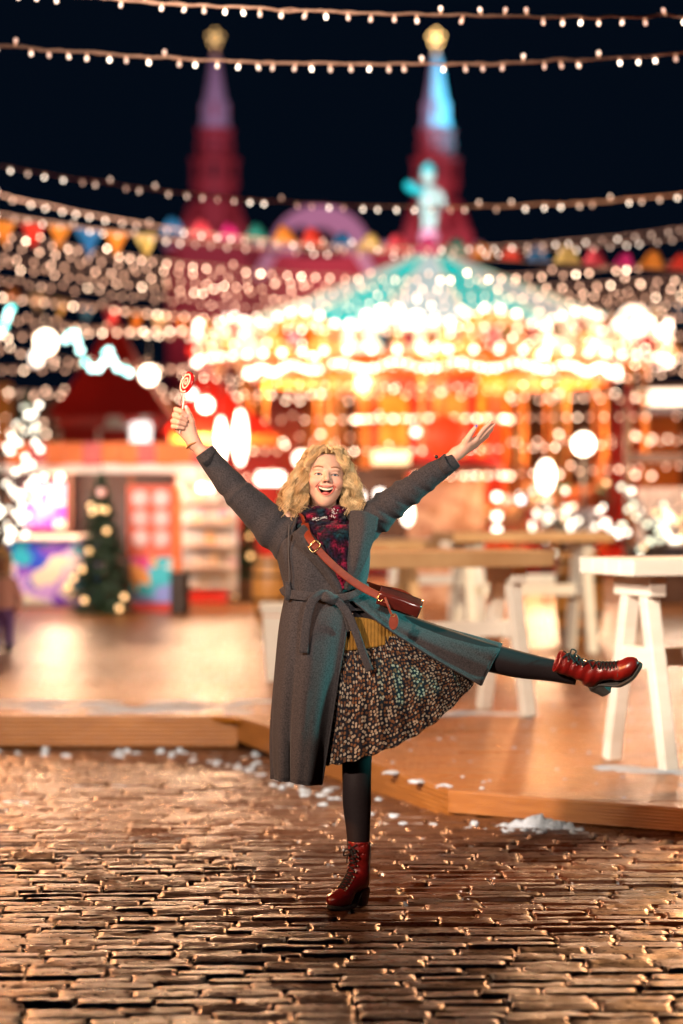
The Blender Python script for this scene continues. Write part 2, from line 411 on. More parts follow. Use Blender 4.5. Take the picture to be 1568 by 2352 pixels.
for i, (u, v, su) in enumerate([(1420, 1765, .28), (1500, 1772, .32), (1565, 1775, .3), (1180, 1640, .3), (1080, 1638, .3), (1010, 1642, .25), (960, 1795, .09), (1020, 1806, .07), (900, 1775, .08)]):
    d = 7985 / (v - 1130); q = P(u, v, d)
    lump(ds, (q.x, q.y, ZD), su * .6, su * .45, .013, 41000 + i, 20, 8)
for i in range(26):
    q = (RND.uniform(-2.4, -.5), RND.uniform(15.75, 16.6)); lump(ds, (q[0], q[1], ZD), RND.uniform(.1, .3), RND.uniform(.06, .16), .012, 42000 + i, 16, 6)
o = ds.build('snow_on_deck', M_snow, smooth=True); tag(o, 'thin snow patches and crumbs lying on the deck planks', 'snow', kind='stuff')

# ================================================================== BAR TABLES
M_white = mat('white_painted_wood', (.76, .72, .66), .5, col2=(.82, .79, .75), vscale=3, vstretch=(1, 1, 8), bump=.15, bscale=20)
M_pine = mat('pine_wood', (.50, .29, .14), .5, col2=(.60, .38, .2), vscale=3, vstretch=(1, 6, 1), bump=.15, bscale=20)
def bar_table(c, rz, L, D, H, top_th, legw, splay, label, m_top, m_leg, leg_in=.2, ends=(-1, 1), yt=.1):
    t = empty('bar_table', (c[0], c[1], ZD), label, 'table', 'wooden bar tables on the deck', rz=rz)
    nb = 4
    for q in range(nb):
        m = MB(); m.box((0, -D / 2 + (q + .5) * D / nb, H - top_th / 2), (L, D / nb - .004, top_th)); bevel(m.build('top_board', m_top, t, world=False), .004)
    for e in ends:
        x = e * (L / 2 - leg_in)
        m = MB(); m.box((x, 0, H - top_th - .056), (.1, yt * 2 + legw + .12, .11)); bevel(m.build('apron', m_leg, t, world=False), .004)
        for sy in (-1, 1):
            m = MB(); m.beam((x, sy * yt, H - top_th - .105), (x, sy * (yt + splay), 0), legw, legw, up=(1, 0, 0)); bevel(m.build('leg', m_leg, t, world=False), .004)
        m = MB(); zz = H * .52; hw = yt + splay * .5
        m.beam((x, -hw, zz), (x, hw, zz), legw * .75, .11, up=(0, 0, 1)); bevel(m.build('crossbar', m_leg, t, world=False), .004)
    if len(ends) > 1:
        m = MB(); m.beam((-L / 2 + leg_in + legw * .4, 0, H * .52), (L / 2 - leg_in - legw * .4, 0, H * .52), .05, .1, up=(0, 0, 1)); bevel(m.build('stretcher', m_leg, t, world=False), .004)
    return t
bar_table((2.27, 13.0), math.radians(21), 1.9, .62, 1.09, .085, .08, .22, 'cream painted bar table nearest the camera, cut by the right picture edge', M_white, M_white)
bar_table((.50, 15.5), math.radians(21.5), 1.62, .62, 1.06, .10, .085, .24, 'pine bar table standing just behind the raised leg', M_pine, M_white)
bar_table((1.62, 21.6), math.radians(14), 1.5, .7, 1.08, .08, .09, .2, 'pine bar table farthest back, behind the other two', M_pine, M_white)
bar_table((1.95, 25.5), math.radians(10), 1.5, .7, 1.0, .08, .09, .2, 'pale bar table behind the farthest pine one, by the oak barrel', M_white, M_white)
bar_table((.95, 26.5), math.radians(12), 1.1, .7, .92, .08, .09, .2, 'short pale bar table seen between the pine tables', M_white, M_white)
bar_table((.12, 21.9), math.radians(16), 1.4, .7, 1.0, .08, .09, .2, 'pine bar table half hidden behind the coat, left of the farthest one', M_pine, M_pine)

# ================================================================== BARREL, BIN, PLANTER
M_barrel = mat('barrel_oak', (.42, .17, .035), .4, col2=(.55, .25, .06), vscale=4, vstretch=(6, 6, 1), bump=.2, bscale=20)
M_iron = mat('dark_iron', (.03, .03, .03), .45, metal=.7)
def barrel(q, h, r, label):
    t = empty('barrel', q, label, 'barrel', 'oak barrels on the market')
    n = 16
    for k in range(n):
        a0, a1 = 2 * math.pi * k / n + .008, 2 * math.pi * (k + 1) / n - .008; rows = []
        for z in np.linspace(0, h, 9):
            rr = r * (.80 + .2 * math.sin(math.pi * z / h)); rows.append([(rr * math.cos(a), rr * math.sin(a), z) for a in (a0, (a0 + a1) / 2, a1)])
        m = MB(); m.grid(rows); solid(m.build('stave', M_barrel, t, world=False), .02)
    for z in (.1, .3, .7, .9):
        rr = r * (.80 + .2 * math.sin(math.pi * z)) + .006; m = MB(); m.lathe([(rr, z * h - .02), (rr, z * h + .02)], sides=24, cap=False); m.build('hoop', M_iron, t, world=False)
    m = MB(); m.lathe([(0.01, h - .03), (r * .8, h - .03)], sides=24, cap=False); m.build('lid', M_barrel, t, world=False)
q = P(622, 1415, 27.5); barrel((q.x, q.y, ZD), .70, .215, 'orange oak barrel beside the coat, left of the woman')
q = P(1330, 1450, 23.5); barrel((q.x, q.y, ZD), .85, .24, 'oak barrel standing behind the middle bar tables on the right')
M_bin = mat('bin_dark_brown', (.03, .014, .01), .5)
q = P(413, 1412, 28.3); t = empty('litter_bin', (q.x, q.y, ZD), 'dark brown cylindrical litter bin in front of the white display stand', 'bin')
m = MB(); m.lathe([(.105, 0), (.115, .03), (.115, .47), (.122, .48), (.122, .5), (.1, .5), (.1, .2)], sides=20); m.build('drum', M_bin, t, smooth=False, world=False)
m = MB(); m.lathe([(.125, .44), (.127, .45), (.125, .46)], sides=20, cap=False); m.build('rim_band', M_iron, t, world=False)
q = P(640, 1562, 18.5); t = empty('planter_box', (q.x + .06, q.y, ZD), 'white tapered planter box partly hidden behind the coat', 'planter')
m = MB(); m.box((0, 0, .27), (.30, .30, .54), taper=1.22); bevel(m.build('box', M_white, t, world=False), .006)
m = MB(); m.box((0, 0, .565), (.40, .40, .05)); bevel(m.build('rim', M_white, t, world=False), .006)
m = MB(); m.box((0, 0, .50), (.362, .362, .012)); bevel(m.build('band', mat('planter_band', (.6, .2, .08), .5), t, world=False), .002)

# ================================================================== STRING LIGHTS
M_cable = mat('light_string_cable', (.62, .34, .25), .5, col2=(.75, .46, .36), vscale=60)
M_socket = mat('bulb_socket', (.75, .5, .4), .35, emit=(1, .5, .28), estr=.5)
M_socket.cycles.emission_sampling = 'NONE'
M_bright = glow('bulb_bright', (1, .68, .46), 20)
M_mid = glow('bulb_mid', (1, .58, .38), 11, 'NONE')
M_dim = glow('bulb_dim', (1, .52, .33), 5, 'NONE')
def bulb_mesh(name, mg, s=1.0):
    m = MB()
    m.lathe([(.0072 * s, 0), (.0092 * s, -.004 * s), (.0092 * s, -.024 * s)], sides=8, mi=0)
    m.lathe([(.0105 * s, -.022 * s), (.0118 * s, -.026 * s), (.0118 * s, -.038 * s), (.009 * s, -.046 * s), (.004 * s, -.049 * s)], sides=8, mi=1)
    return m.mesh(name, [M_socket, mg], smooth=True)
bulb_me = {'b': bulb_mesh('bulb', M_bright), 'm': bulb_mesh('bulb', M_mid), 'd': bulb_mesh('bulb', M_dim)}
M_bright2 = glow('bulb_near_bright', (1, .82, .66), 5); M_mid2 = glow('bulb_near_mid', (1, .68, .52), 2.2, 'NONE'); M_dim2 = glow('bulb_near_dim', (1, .56, .42), 1.15, 'NONE')
bulb_me = {'b': bulb_mesh('bulb', M_bright2, .85), 'm': bulb_mesh('bulb', M_mid2, .85), 'd': bulb_mesh('bulb', M_dim2, .85)}
big_me = {'b': bulb_mesh('bulb', M_bright, 1.08), 'm': bulb_mesh('bulb', M_mid, 1.08), 'd': bulb_mesh('bulb', M_dim, 1.08)}
def string_light(vl, vc, vr, d, label, step, mix, big=False, rad=.007, scale=1):
    hw = .5 * .2824 * d * 1.4
    a = np.polyfit([-784, 0, 784], [vl, vc, vr], 2)
    fz = lambda x: HC + (HZ - np.polyval(a, x / d * F)) / F * d
    t = empty('string_light', (0, d, fz(0)), label, 'string light', 'strings of warm bulbs over the market')
    xs = np.linspace(-hw, hw, 60)
    m = MB(); wob = NPR.normal(0, .005, 60)
    m.tube([(x, d + .004 * math.sin(x * 40), fz(x) + wo) for x, wo in zip(xs, wob)], rad, 6, n=120, cap=True)
    m.tube([(x, d + .006 * math.cos(x * 37), fz(x) + .005 * math.sin(x * 43)) for x in np.linspace(-hw, hw, 160)], rad * .55, 5)
    m.build('cable', M_cable, t, smooth=True)
    x = -hw + RND.uniform(0, step)
    while x < hw:
        k = RND.choices('bmd', mix)[0]; up = RND.random() < .17
        rot = (RND.gauss(0, .15), RND.gauss(0, .17) + (math.pi if up else 0), RND.uniform(0, 6.28))
        link('bulb', (big_me if big else bulb_me)[k], t, (x, RND.gauss(0, .004), fz(x) - fz(0) + (.004 if up else -.004)), rot, (scale,) * 3)
        x += step * RND.uniform(.8, 1.2)
    return t
STR = [(-24, 27, 37, 12.3, 'topmost string of warm bulbs crossing the black sky', .104, (1, 3, 3)),
       (103, 147, 122, 13.5, 'second string of bulbs from the top, crossing the tower spires', .104, (1.3, 3, 3)),
       (380, 470, 446, 20.0, 'third string of bulbs from the top, at the foot of the towers', .135, (3, 3, 2)),
       (447, 563, 522, 24.0, 'string of bulbs just above the coloured bunting on the left', .15, (4, 4, 3)),
       (490, 579, 543, 25.2, 'string of bulbs running just under the coloured bunting', .16, (4, 4, 3)),
       (534, 632, 598, 28.0, 'first string of bulbs below the bunting', .15, (2.5, 4, 5)),
       (556, 650, 636, 30.0, 'string of bulbs crossing the middle of the teal canopy', .19, (.6, 3, 6)),
       (584, 668, 655, 32.0, 'string of bulbs crossing low over the teal canopy', .19, (.6, 3, 6)),
       (606, 690, 672, 34.5, 'string of bulbs level with the canopy rim', .17, (1.4, 4, 6)),
       (640, 712, 692, 37.0, 'string of bulbs just above the carousel crown', .17, (1.4, 4, 6)),
       (676, 740, 722, 40.0, 'string of bulbs level with the carousel crown', .17, (2, 4, 6)),
       (728, 786, 765, 43.0, 'string of bulbs below the carousel crown', .18, (2, 4, 6)),
       (905, 900, 915, 44.5, 'string of bulbs across the upper carousel columns', .24, (1, 4, 4)),
       (965, 958, 950, 46.0, 'string of bulbs across the middle of the carousel columns', .26, (1, 4, 4)),
       (770, 752, 800, 38.5, 'string of bulbs dipping before the crown of the carousel', .2, (2, 4, 4)),
       (845, 838, 830, 45.0, 'string of bulbs just under the lower light ring of the carousel', .2, (1, 4, 5)),
       (1010, 1030, 1005, 40.5, 'string of bulbs above the stall roofs behind her raised arms', .19, (1.5, 4, 5)),
       (1075, 1090, 1062, 38.5, 'lowest string of bulbs, level with her face', .2, (1, 4, 5)),
       (895, 915, 905, 58.0, 'farthest string of bulbs along the top of the wooden hoarding', .36, (3, 4, 4)),
       (985, 1010, 1000, 57.0, 'low far string of bulbs before the wooden hoarding', .42, (2, 4, 4)),
       (800, 880, 850, 36.0, 'low string of bulbs across the carousel columns', .17, (1, 4, 5))]
for i, (vl, vc, vr, d, lab, st, mix) in enumerate(STR): string_light(vl, vc, vr, d, lab, st, mix, big=d > 26, scale=1.7 if d > 50 else 1.35 if d > 38.2 else 1)

# ================================================================== BUNTING
FC = {'o': (.9, .30, .03), 'r': (.8, .04, .02), 'b': (.01, .16, .42), 'y': (.85, .62, .2), 'p': (.85, .07, .12), 'm': (.75, .02, .25), 't': (.01, .25, .22), 'w': (.9, .7, .5)}
FM = {k: mat('flag_cloth_' + n, FC[k], .6, bump=.2, bscale=30) for k, n in zip('orbypmtw', ('orange', 'red', 'blue', 'yellow', 'pink', 'magenta', 'teal', 'cream'))}
def bunting(vl, vc, vr, d, label, seq, step, upfrom, size=.28):
    a = np.polyfit([-784, 0, 784], [vl, vc, vr], 2); hw = .19 * d
    fz = lambda x: HC + (HZ - np.polyval(a, x / d * F)) / F * d
    t = empty('bunting', (0, d, fz(0)), label, 'bunting', 'rows of coloured flags')
    m = MB(); m.tube([(x, d, fz(x)) for x in np.linspace(-hw, hw, 40)], .006, 5); m.build('cord', M_cable, t)
    x = -hw + .1; i = 0
    while x < hw:
        c = seq[i % len(seq)]; up = x / d * F > upfrom; s = size * RND.uniform(.85, 1.1); rows = []; n = 9; ph = RND.uniform(0, 6)
        for q in range(n):
            f = q / (n - 1); w = s * .5 * ((1 - f) * (1 if not up else .95) ** q + .05); lift = -f * s * 1.05 if not up else .62 * s * math.sin(f * 2.0) 
            row = []
            for e in np.linspace(-1, 1, 7):
                row.append((x + e * w + (.1 * f * s * math.sin(ph)), d - (.5 * f * s if up else .05 * math.sin(f * 5 + e * 2 + ph)) + .02 * math.sin(e * 3 + ph), fz(x + e * w * .9) + lift + .02 * f * math.sin(e * 4 + ph)))
            rows.append(row)
        m = MB(); m.grid(rows); solid(m.build('flag', FM[c], t, smooth=True), .004)
        x += step; i += 1
bunting(508, 571, 622, 26.6, 'nearest row of orange, red, blue, yellow, pink and magenta flags', 'wpmtoroboybpmtorbypmtorbypmorb', .31, -420)
bunting(655, 760, 700, 41, 'far row of warm coloured flags low on the left', 'oypwrowybpow', .42, 1e9, .3)

# ================================================================== TOWERS AND GATE (far behind)
DT = 200.0; KT = F / DT
M_brick = mat('red_brick', (.36, .052, .06), .7, col2=(.44, .075, .08), vscale=2, bump=.2, bscale=6)
M_tent = mat('pale_tent_roof', (.50, .52, .60), .6, col2=(.42, .44, .54), vscale=1.5)
M_trim = mat('white_stone_trim', (.62, .58, .60), .6)
M_gold = glow('gilded_star_lit', (1, .55, .12), 5.5, 'NONE')
M_dark = mat('dark_opening', (.02, .015, .02), .8)
def octa(mb, hw0, z0, hw1, z1, mi=0, rot=math.pi / 8, sides=8):
    mb.lathe([(hw0 / math.cos(math.pi / sides), z0), (hw1 / math.cos(math.pi / sides), z1)], sides=sides, mi=mi, rot=Matrix.Rotation(rot, 3, 'Z'))
def tower(u, label, star_e, shift=0):
    zt = lambda v: HC + (HZ - v) / KT
    t = empty('gate_tower', (P(u, 0, DT).x, DT, 0), label, 'tower', 'twin brick towers of the gate')
    px = lambda p: p / KT
    m = MB()
    octa(m, px(62), 0, px(60), zt(470), 0); octa(m, px(48), zt(474), px(58), zt(428)); octa(m, px(60), zt(428), px(60), zt(370)); octa(m, px(62), zt(372), px(54), zt(364)); octa(m, px(48), zt(366), px(44), zt(306)); octa(m, px(46), zt(308), px(43), zt(299))
    m.build('shaft', M_brick, t, world=False)
    for zz, w in ((472, 64), (426, 62), (372, 64), (338, 49), (304, 48)):
        b = MB(); octa(b, px(w), zt(zz), px(w + 1.5), zt(zz - 5)); b.build('cornice', M_brick, t, world=False)
    m = MB(); octa(m, px(40), zt(300), px(9), zt(128)); roof = m.build('tent_roof', M_tent, t, world=False)
    for k in range(4):
        a = k * math.pi / 2 - math.pi / 2 + .0; r = px(30); f = Matrix.Rotation(a + math.pi / 2, 3, 'Z')
        b = MB(); b.box(f @ Vector((0, -px(27), zt(258))), (px(17), px(14), px(44)), rot=f); b.build('dormer', M_tent, roof, world=False)
        b = MB(); b.box(f @ Vector((0, -px(34.4), zt(256))), (px(9), px(2), px(32)), rot=f); b.build('dormer_window', M_brick, roof, world=False)
    for k in range(8):
        a = k * math.pi / 4 - math.pi / 2; f = Matrix.Rotation(a + math.pi / 2, 3, 'Z')
        for vz, hw, ww, hh in ((398, 60, 16, 34), (336, 46.5, 12, 30), (450, 54, 14, 26)):
            b = MB(); b.box(f @ Vector((0, -px(hw), zt(vz))), (px(ww), px(2.2), px(hh)), rot=f); b.build('window', M_dark, t, world=False)
    for k in range(4):
        a = k * math.pi / 2 + math.pi / 4; x, y_ = px(82) * math.cos(a) * 1.1, px(82) * math.sin(a) * 1.1
        b = MB(); octa(b, px(20), 0, px(20), zt(520)); b.lathe([(px(21), zt(520)), (px(1), zt(474))], sides=8)
        for i in range(len(b.v)): b.v[i] = (b.v[i][0] + x, b.v[i][1] + y_, b.v[i][2])
        b.build('corner_turret', [M_brick], t, world=False)
    b = MB(); octa(b, px(92), 0, px(92), zt(540), sides=4, rot=math.pi / 4); b.build('base_block', M_brick, t, world=False)
    for k in range(7):
        b = MB(); b.box((px(-78 + k * 26), -px(93), zt(548)), (px(12), px(3), px(30))); b.build('parapet_block', M_brick, t, world=False)
    b = MB(); b.tube([(0, 0, zt(130)), (0, 0, zt(105))], px(2.4), 8); b.sphere((0, 0, zt(120)), px(5), 10, 8); b.build('finial', glow('finial_glow', (1, .5, .12), star_e * .5, 'NONE'), t, world=False)  # rod and ball given a glow of their own
    b = MB(); pts = []
    for k in range(10):
        r = px(18 if k % 2 == 0 else 7); a = math.pi / 2 + k * math.pi / 5; pts.append((r * math.cos(a), zt(88) + r * math.sin(a)))
    vs = [(x, 0, z) for x, z in pts] + [(0, -px(6), zt(88)), (0, px(6), zt(88))]
    b.add(vs, [(k, (k + 1) % 10, 10) for k in range(10)] + [((k + 1) % 10, k, 11) for k in range(10)])
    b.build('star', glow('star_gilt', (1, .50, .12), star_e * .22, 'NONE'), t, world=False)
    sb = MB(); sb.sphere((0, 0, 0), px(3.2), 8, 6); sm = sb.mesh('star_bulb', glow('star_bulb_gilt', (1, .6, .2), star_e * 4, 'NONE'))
    for k in range(6):
        a = math.pi / 2 + k * 2 * math.pi / 5; rr_ = px(15) if k < 5 else 0; link('star_bulb', sm, t, (rr_ * math.cos(a), -px(7), zt(88) + rr_ * math.sin(a)))
    t.scale = (.87, .87, 1)
    return t
tower(494, 'left brick tower with a dim pale spire and golden star', .8)
tower(1001, 'right brick tower with a spire lit turquoise and a bright golden star', 2.6)
zt = lambda v: HC + (HZ - v) / KT
XW = lambda u: P(u, 0, DT).x
gt = empty('gate_building', (XW(740), DT + 2, 0), 'red brick gate building with a pale arched gable between the towers', 'building')
def gbox(name, u0, u1, v0, v1, y, dep, m_):
    b = MB(); b.box(((XW(u0) + XW(u1)) / 2, DT + 2 + y, (zt(v0) + zt(v1)) / 2), (XW(u1) - XW(u0), dep, zt(v0) - zt(v1))); return b.build(name, m_, gt)
gbox('wall', 380, 1100, 562, 1170, 3, 6, M_brick); gbox('roof_parapet', 372, 1108, 553, 563, 3, 6.6, M_trim)
gbox('wing_wall', 388, 590, 600, 1170, -1.2, 2, M_brick)
for k in range(5): gbox('window', 405 + k * 36, 425 + k * 36, 630, 690, -2.4, .5, M_dark)
b = MB(); arc = [(u_, v_) for u_, v_ in [(XW(735) + 118 / KT * math.cos(a), zt(585) + 112 / KT * math.sin(a)) for a in np.linspace(math.pi, 0, 30)]]
inn = [(XW(735) + 52 / KT * math.cos(a), zt(585) + 62 / KT * math.sin(a)) for a in np.linspace(0, math.pi, 30)]
vs = [(x, DT - .6, z) for x, z in arc] + [(x, DT - .6, z) for x, z in inn[::-1]] + [(x, DT + 2.2, z) for x, z in arc] + [(x, DT + 2.2, z) for x, z in inn[::-1]]
fs = []
for k in range(29): fs += [(k, k + 1, 30 + k + 1, 30 + k), (60 + k, 90 + k, 91 + k, 61 + k), (k, 60 + k, 61 + k, k + 1), (30 + k, 31 + k, 91 + k, 90 + k)]
b.add(vs, fs); recalc(b.build('arched_gable', mat('lavender_plaster', (.34, .33, .42), .7), gt))
b = MB(); b.prism([(x, z) for x, z in inn], DT + .8, DT + 1.6); recalc(b.build('gable_niche', M_dark, gt))
b = MB(); b.sphere((XW(690), DT - .7, zt(545)), 24 / KT, 14, 8, sc=(1, .2, 1)); b.build('clock_boss', M_dark, gt)
for k in range(2):
    b = MB(); b.beam((XW(590 + 270 * k), DT - .3, zt(640)), (XW(630 + 190 * k), DT - .3, zt(575)), .9, .6, up=(0, 1, 0)); b.build('gable_scroll', M_trim, gt)
# floodlights; those aimed at the gate and its towers are unseen and assumed
def floodlight(loc, target, energy, col, label, spot=1.0, radius=.25, hmast=None, group='assumed floodlights of the gate'):
    t = empty('floodlight', (loc[0], loc[1], 0), label, 'floodlight', group)
    z = loc[2]; m = MB(); m.tube([(0, 0, 0), (0, 0, z - .12)], .05, 10); m.lathe([(.16, 0), (.16, .03)], sides=12); m.build('mast', M_iron, t, world=False)
    d = (Vector(target) - Vector(loc)).normalized(); q = d.to_track_quat('-Z', 'Y').to_matrix()
    h = MB(); h.lathe([(.02, .16), (.1, .15), (.2, .02), (.21, 0)], sides=16, c=(0, 0, z), rot=q, cap=False); h.build('housing', M_iron, t, world=False)
    lamp('SPOT', 'light', t, (0 + d.x * .02, d.y * .02, z + d.z * .02), energy, col, radius, target, spot, .6)
    return t
for i, (u, tu, e, c, lab) in enumerate([(380, 494, 3300, (1, .25, .42), 'unseen rosy floodlight assumed left of the left tower'), (900, 1001, 6000, (1, .30, .42), 'unseen rosy floodlight assumed between the towers'),
        (640, 735, 1700, (.85, .76, 1), 'unseen violet floodlight assumed in front of the arched gable'), (1130, 1001, 0, (0, 0, 0), '')]):
    if e: 
        q = P(u, 1130, DT - 75); floodlight((q.x, q.y, 3.0), (XW(tu), DT, 25), e * 22, c, lab, math.radians(24), .3)  # unseen uplights assumed for the gate and its towers
q = P(1900, 1130, DT - 30); floodlight((q.x, q.y, 8.0), (XW(1001), DT, 34), 330000, (.02, .75, 1), 'unseen turquoise floodlight assumed right of the right tower', math.radians(9), .3)  # this lamp and those for the spires are assumed likewise
q = P(560, 1130, DT - 60); floodlight((q.x, q.y, 4.0), (XW(494), DT, 34), 24000, (.75, .55, 1), 'unseen violet floodlight assumed, aimed at the left spire', math.radians(7), .3)
q = P(1060, 1130, DT - 60); floodlight((q.x, q.y, 4.0), (XW(1001), DT, 34), 45000, (.62, .62, 1), 'unseen violet floodlight assumed, aimed at the right spire', math.radians(7), .3)

# ================================================================== CAROUSEL
DC = 52.0; KC = F / DC; cx = P(992, 0, DC).x; ZC = -.105
car = empty('carousel', (cx, DC, ZC), 'large lit carousel under a teal and white striped canopy', 'carousel')
zc = lambda v, r=0: HC + (HZ - v) * (DC - r) / F - ZC
M_teal = mat('teal_canvas', (.0, .46, .43), .55); M_pale = mat('pale_canvas', (.42, .46, .46), .55); M_cream = mat('cream_paint', (.8, .62, .4), .4)
M_orange = mat('orange_lacquer', (.72, .16, .02), .35, col2=(.8, .3, .04), vscale=2); M_redl = mat('red_lacquer', (.6, .02, .015), .35); M_brass = mat('brass_pole', (.75, .38, .12), .35, metal=.8)
N12 = 16
for k in range(N12):       # canopy gores
    a0, a1 = 2 * math.pi * (k + .03) / N12, 2 * math.pi * (k + 1 - .03) / N12; rows = []
    a0 += .11; a1 += .11
    for r, v in ((.28, 583), (1.0, 607), (1.9, 640), (2.9, 678), (3.9, 712), (4.85, 742)):
        rows.append([(r * math.cos(a), r * math.sin(a), zc(v, r) - .06 * math.sin(math.pi * (a - a0) / (a1 - a0)) * r / 5) for a in np.linspace(a0, a1, 5)])
    m = MB(); m.grid(rows); solid(m.build('canopy_gore', M_teal if k % 2 == 0 else M_pale, car, world=False), .03)
    m = MB(); am = a1 + .01; m.tube([(r * math.cos(am), r * math.sin(am), zc(v, r) + .01) for r, v in ((.28, 583), (2.9, 676), (4.9, 741))], .035, 6); m.build('canopy_rib', M_cream, car, world=False)
for k in range(N12):       # crown boards, scalloped
    a0, a1 = 2 * math.pi * k / N12, 2 * math.pi * (k + 1) / N12; rows = []
    for f in (0, .35, .7, 1):
        rows.append([(5.0 * math.cos(a), 5.0 * math.sin(a), zc(806, 5) + f * (zc(752, 5) - zc(806, 5) + .34 * math.sin(math.pi * (a - a0) / (a1 - a0)))) for a in np.linspace(a0, a1, 9)])
    m = MB(); m.grid(rows); solid(m.build('crown_board', (M_orange, M_cream)[k % 2], car, world=False), .05)
    am = (a0 + a1) / 2; m = MB(); m.sphere((5.08 * math.cos(am), 5.08 * math.sin(am), zc(776, 5)), .24, 12, 8, sc=(1, 1, 1)); m.build('crown_medallion', (M_redl, M_brass)[k % 2], car, world=False)
m = MB(); m.lathe([(3.7, zc(862, 4)), (3.9, zc(862, 4)), (3.9, zc(815, 4)), (3.7, zc(815, 4))], sides=48, cap=False); m.build('inner_fascia', M_orange, car, world=False)
m = MB(); m.lathe([(5.0, zc(804, 5)), (.6, zc(800, 5))], sides=48, cap=False); m.build('ceiling', M_orange, car, world=False)
m = MB(); m.lathe([(5.1, 0), (5.1, .34), (0.1, .36)], sides=48, cap=False); m.build('platform', M_redl, car, world=False)
for k in range(8):         # drum panels
    a = 2 * math.pi * k / 8 + .2; f = Matrix.Rotation(a, 3, 'Z'); m = MB(); m.box(f @ Vector((1.5, 0, 2.4)), (.06, 1.18, 4.1), rot=f); pn = m.build('drum_panel', (M_orange, M_redl, M_redl, M_orange)[k % 4], car, world=False)
    m = MB(); m.box(f @ Vector((1.56, 0, 2.6)), (.04, .7, 2.2), rot=f); m.build('painted_inset', (M_brass, M_orange, M_brass, mat('violet_paint', (.3, .05, .35), .4) if k < 4 else M_redl)[k % 4], pn, world=False)
for k in range(12):
    a = 2 * math.pi * k / 12; m = MB(); x, y_ = 4.6 * math.cos(a), 4.6 * math.sin(a)
    m.lathe([(.13, .34), (.13, .5), (.07, .6), (.06, 2.2), (.1, 2.3), (.06, 2.4), (.06, 4.1), (.16, 4.35), (.16, 4.5)], c=(x, y_, 0), sides=10); m.build('column', M_brass, car, smooth=True, world=False)
M_horse = [mat('horse_white', (.8, .72, .62), .35), mat('horse_chestnut', (.35, .12, .04), .35), mat('horse_cream', (.75, .5, .25), .35)]
def horse_mesh(mi):
    m = MB(); 
    m.tube([(-.5, 0, .02), (-.38, 0, .06), (0, 0, .0), (.34, 0, .05), (.46, 0, .12)], [.1, .2, .18, .2, .1], 10, n=14)
    m.tube([(.36, 0, .1), (.52, 0, .36), (.6, 0, .58)], [.16, .11, .08], 8, n=8); m.tube([(.56, 0, .62), (.72, 0, .52), (.84, 0, .42)], [.09, .075, .05], 8, n=6)
    for sx, sy, bx, bz in ((.36, .1, .3, -.3), (.36, -.1, .2, -.26), (-.4, .1, -.1, -.3), (-.4, -.1, -.16, -.26)):
        m.tube([(sx, sy, -.06), (sx + bx * .5, sy, bz), (sx + bx * .3 - .12, sy, bz - .26)], [.09, .05, .035], 7, n=8)
    m.tube([(-.52, 0, .06), (-.72, 0, -.05), (-.78, 0, -.4)], [.05, .07, .02], 7, n=7); m.tube([(.44, 0, .46), (.38, 0, .3), (.26, 0, .2)], [.05, .06, .03], 6, n=6)
    return m.mesh('horse', M_horse[mi], smooth=True)
hm = [horse_mesh(i) for i in range(3)]
for k in range(14):
    a = 2 * math.pi * k / 14 + .1; r = 3.6 if k % 2 else 2.5; h = link('horse', hm[k % 3], car, (r * math.cos(a), r * math.sin(a), 1.25 + .25 * math.sin(k * 2.1)), (0, 0, a + math.pi / 2), (1.25,) * 3)
    m = MB(); m.tube([(0, 0, -.9), (0, 0, 2.3)], .03, 6); m.build('pole', M_brass, h, world=False)
    m = MB(); m.sphere((0, 0, .17), .19, 10, 6, sc=(1, 1, .4)); m.build('saddle', (M_redl, M_teal, M_orange)[k % 3], h, world=False)
# bulbs
M_cb = glow('carousel_bulb', (1, .64, .42), 7); M_cbw = glow('carousel_bulb_white', (1, .72, .54), 8.5)
mb_ = MB(); mb_.sphere((0, 0, 0), .042, 8, 6); cb_me = mb_.mesh('bulb', M_cb, smooth=True); mb_ = MB(); mb_.sphere((0, 0, 0), .048, 8, 6); cw_me = mb_.mesh('bulb', M_cbw, smooth=True)
cnt = 0
for v, r, n, me in ((803, 5.09, 64, cw_me), (752, 5.09, 48, cb_me), (778, 5.12, 32, cb_me)):
    for k in range(n):
        a = 2 * math.pi * (k + .25) / n
        if math.sin(a) < .35: link('bulb', me, car, (r * math.cos(a), r * math.sin(a), zc(v, 5))); cnt += 1
for k in range(N12):       # scallop bulbs
    for j in range(6):
        a = 2 * math.pi * (k + (j + .5) / 6) / N12
        if math.sin(a) < .2: link('bulb', cw_me, car, (5.06 * math.cos(a), 5.06 * math.sin(a), zc(750, 5) + .36 * math.sin(math.pi * (j + .5) / 6))); cnt += 1
for k in range(N12):       # rib bulbs
    a = 2 * math.pi * k / N12 + .1
    if math.sin(a) < .1:
        for r, v in ((4.2, 720), (4.7, 736)): link('bulb', cb_me, car, (r * math.cos(a), r * math.sin(a), zc(v, r) + .08))
for k in range(70):        # lower ring, close set
    a = math.pi + math.pi * (k + .5) / 70; link('bulb', cw_me, car, (3.98 * math.cos(a), 3.98 * math.sin(a), zc(838, 4) + .07 * math.sin(k * .9)))
for k in range(40):        # drum bulbs
    a = math.pi * 1.02 + math.pi * .96 * (k % 20) / 19; link('bulb', cb_me, car, (1.68 * math.cos(a), 1.68 * math.sin(a), 2.0 + 1.2 * (k // 20)))
for k in range(12):
    a = 2 * math.pi * k / 12
    if math.sin(a) < .3:
        for z in (1.2, 2.0, 2.8, 3.6): link('bulb', cb_me, car, (4.72 * math.cos(a), 4.72 * math.sin(a) - .02, z))
for k in range(6):
    a = 2 * math.pi * k / 6 + .5; lamp('POINT', 'ceiling_lamp', car, (2.8 * math.cos(a), 2.8 * math.sin(a), 4.1), 340, (1, .46, .17), .15)
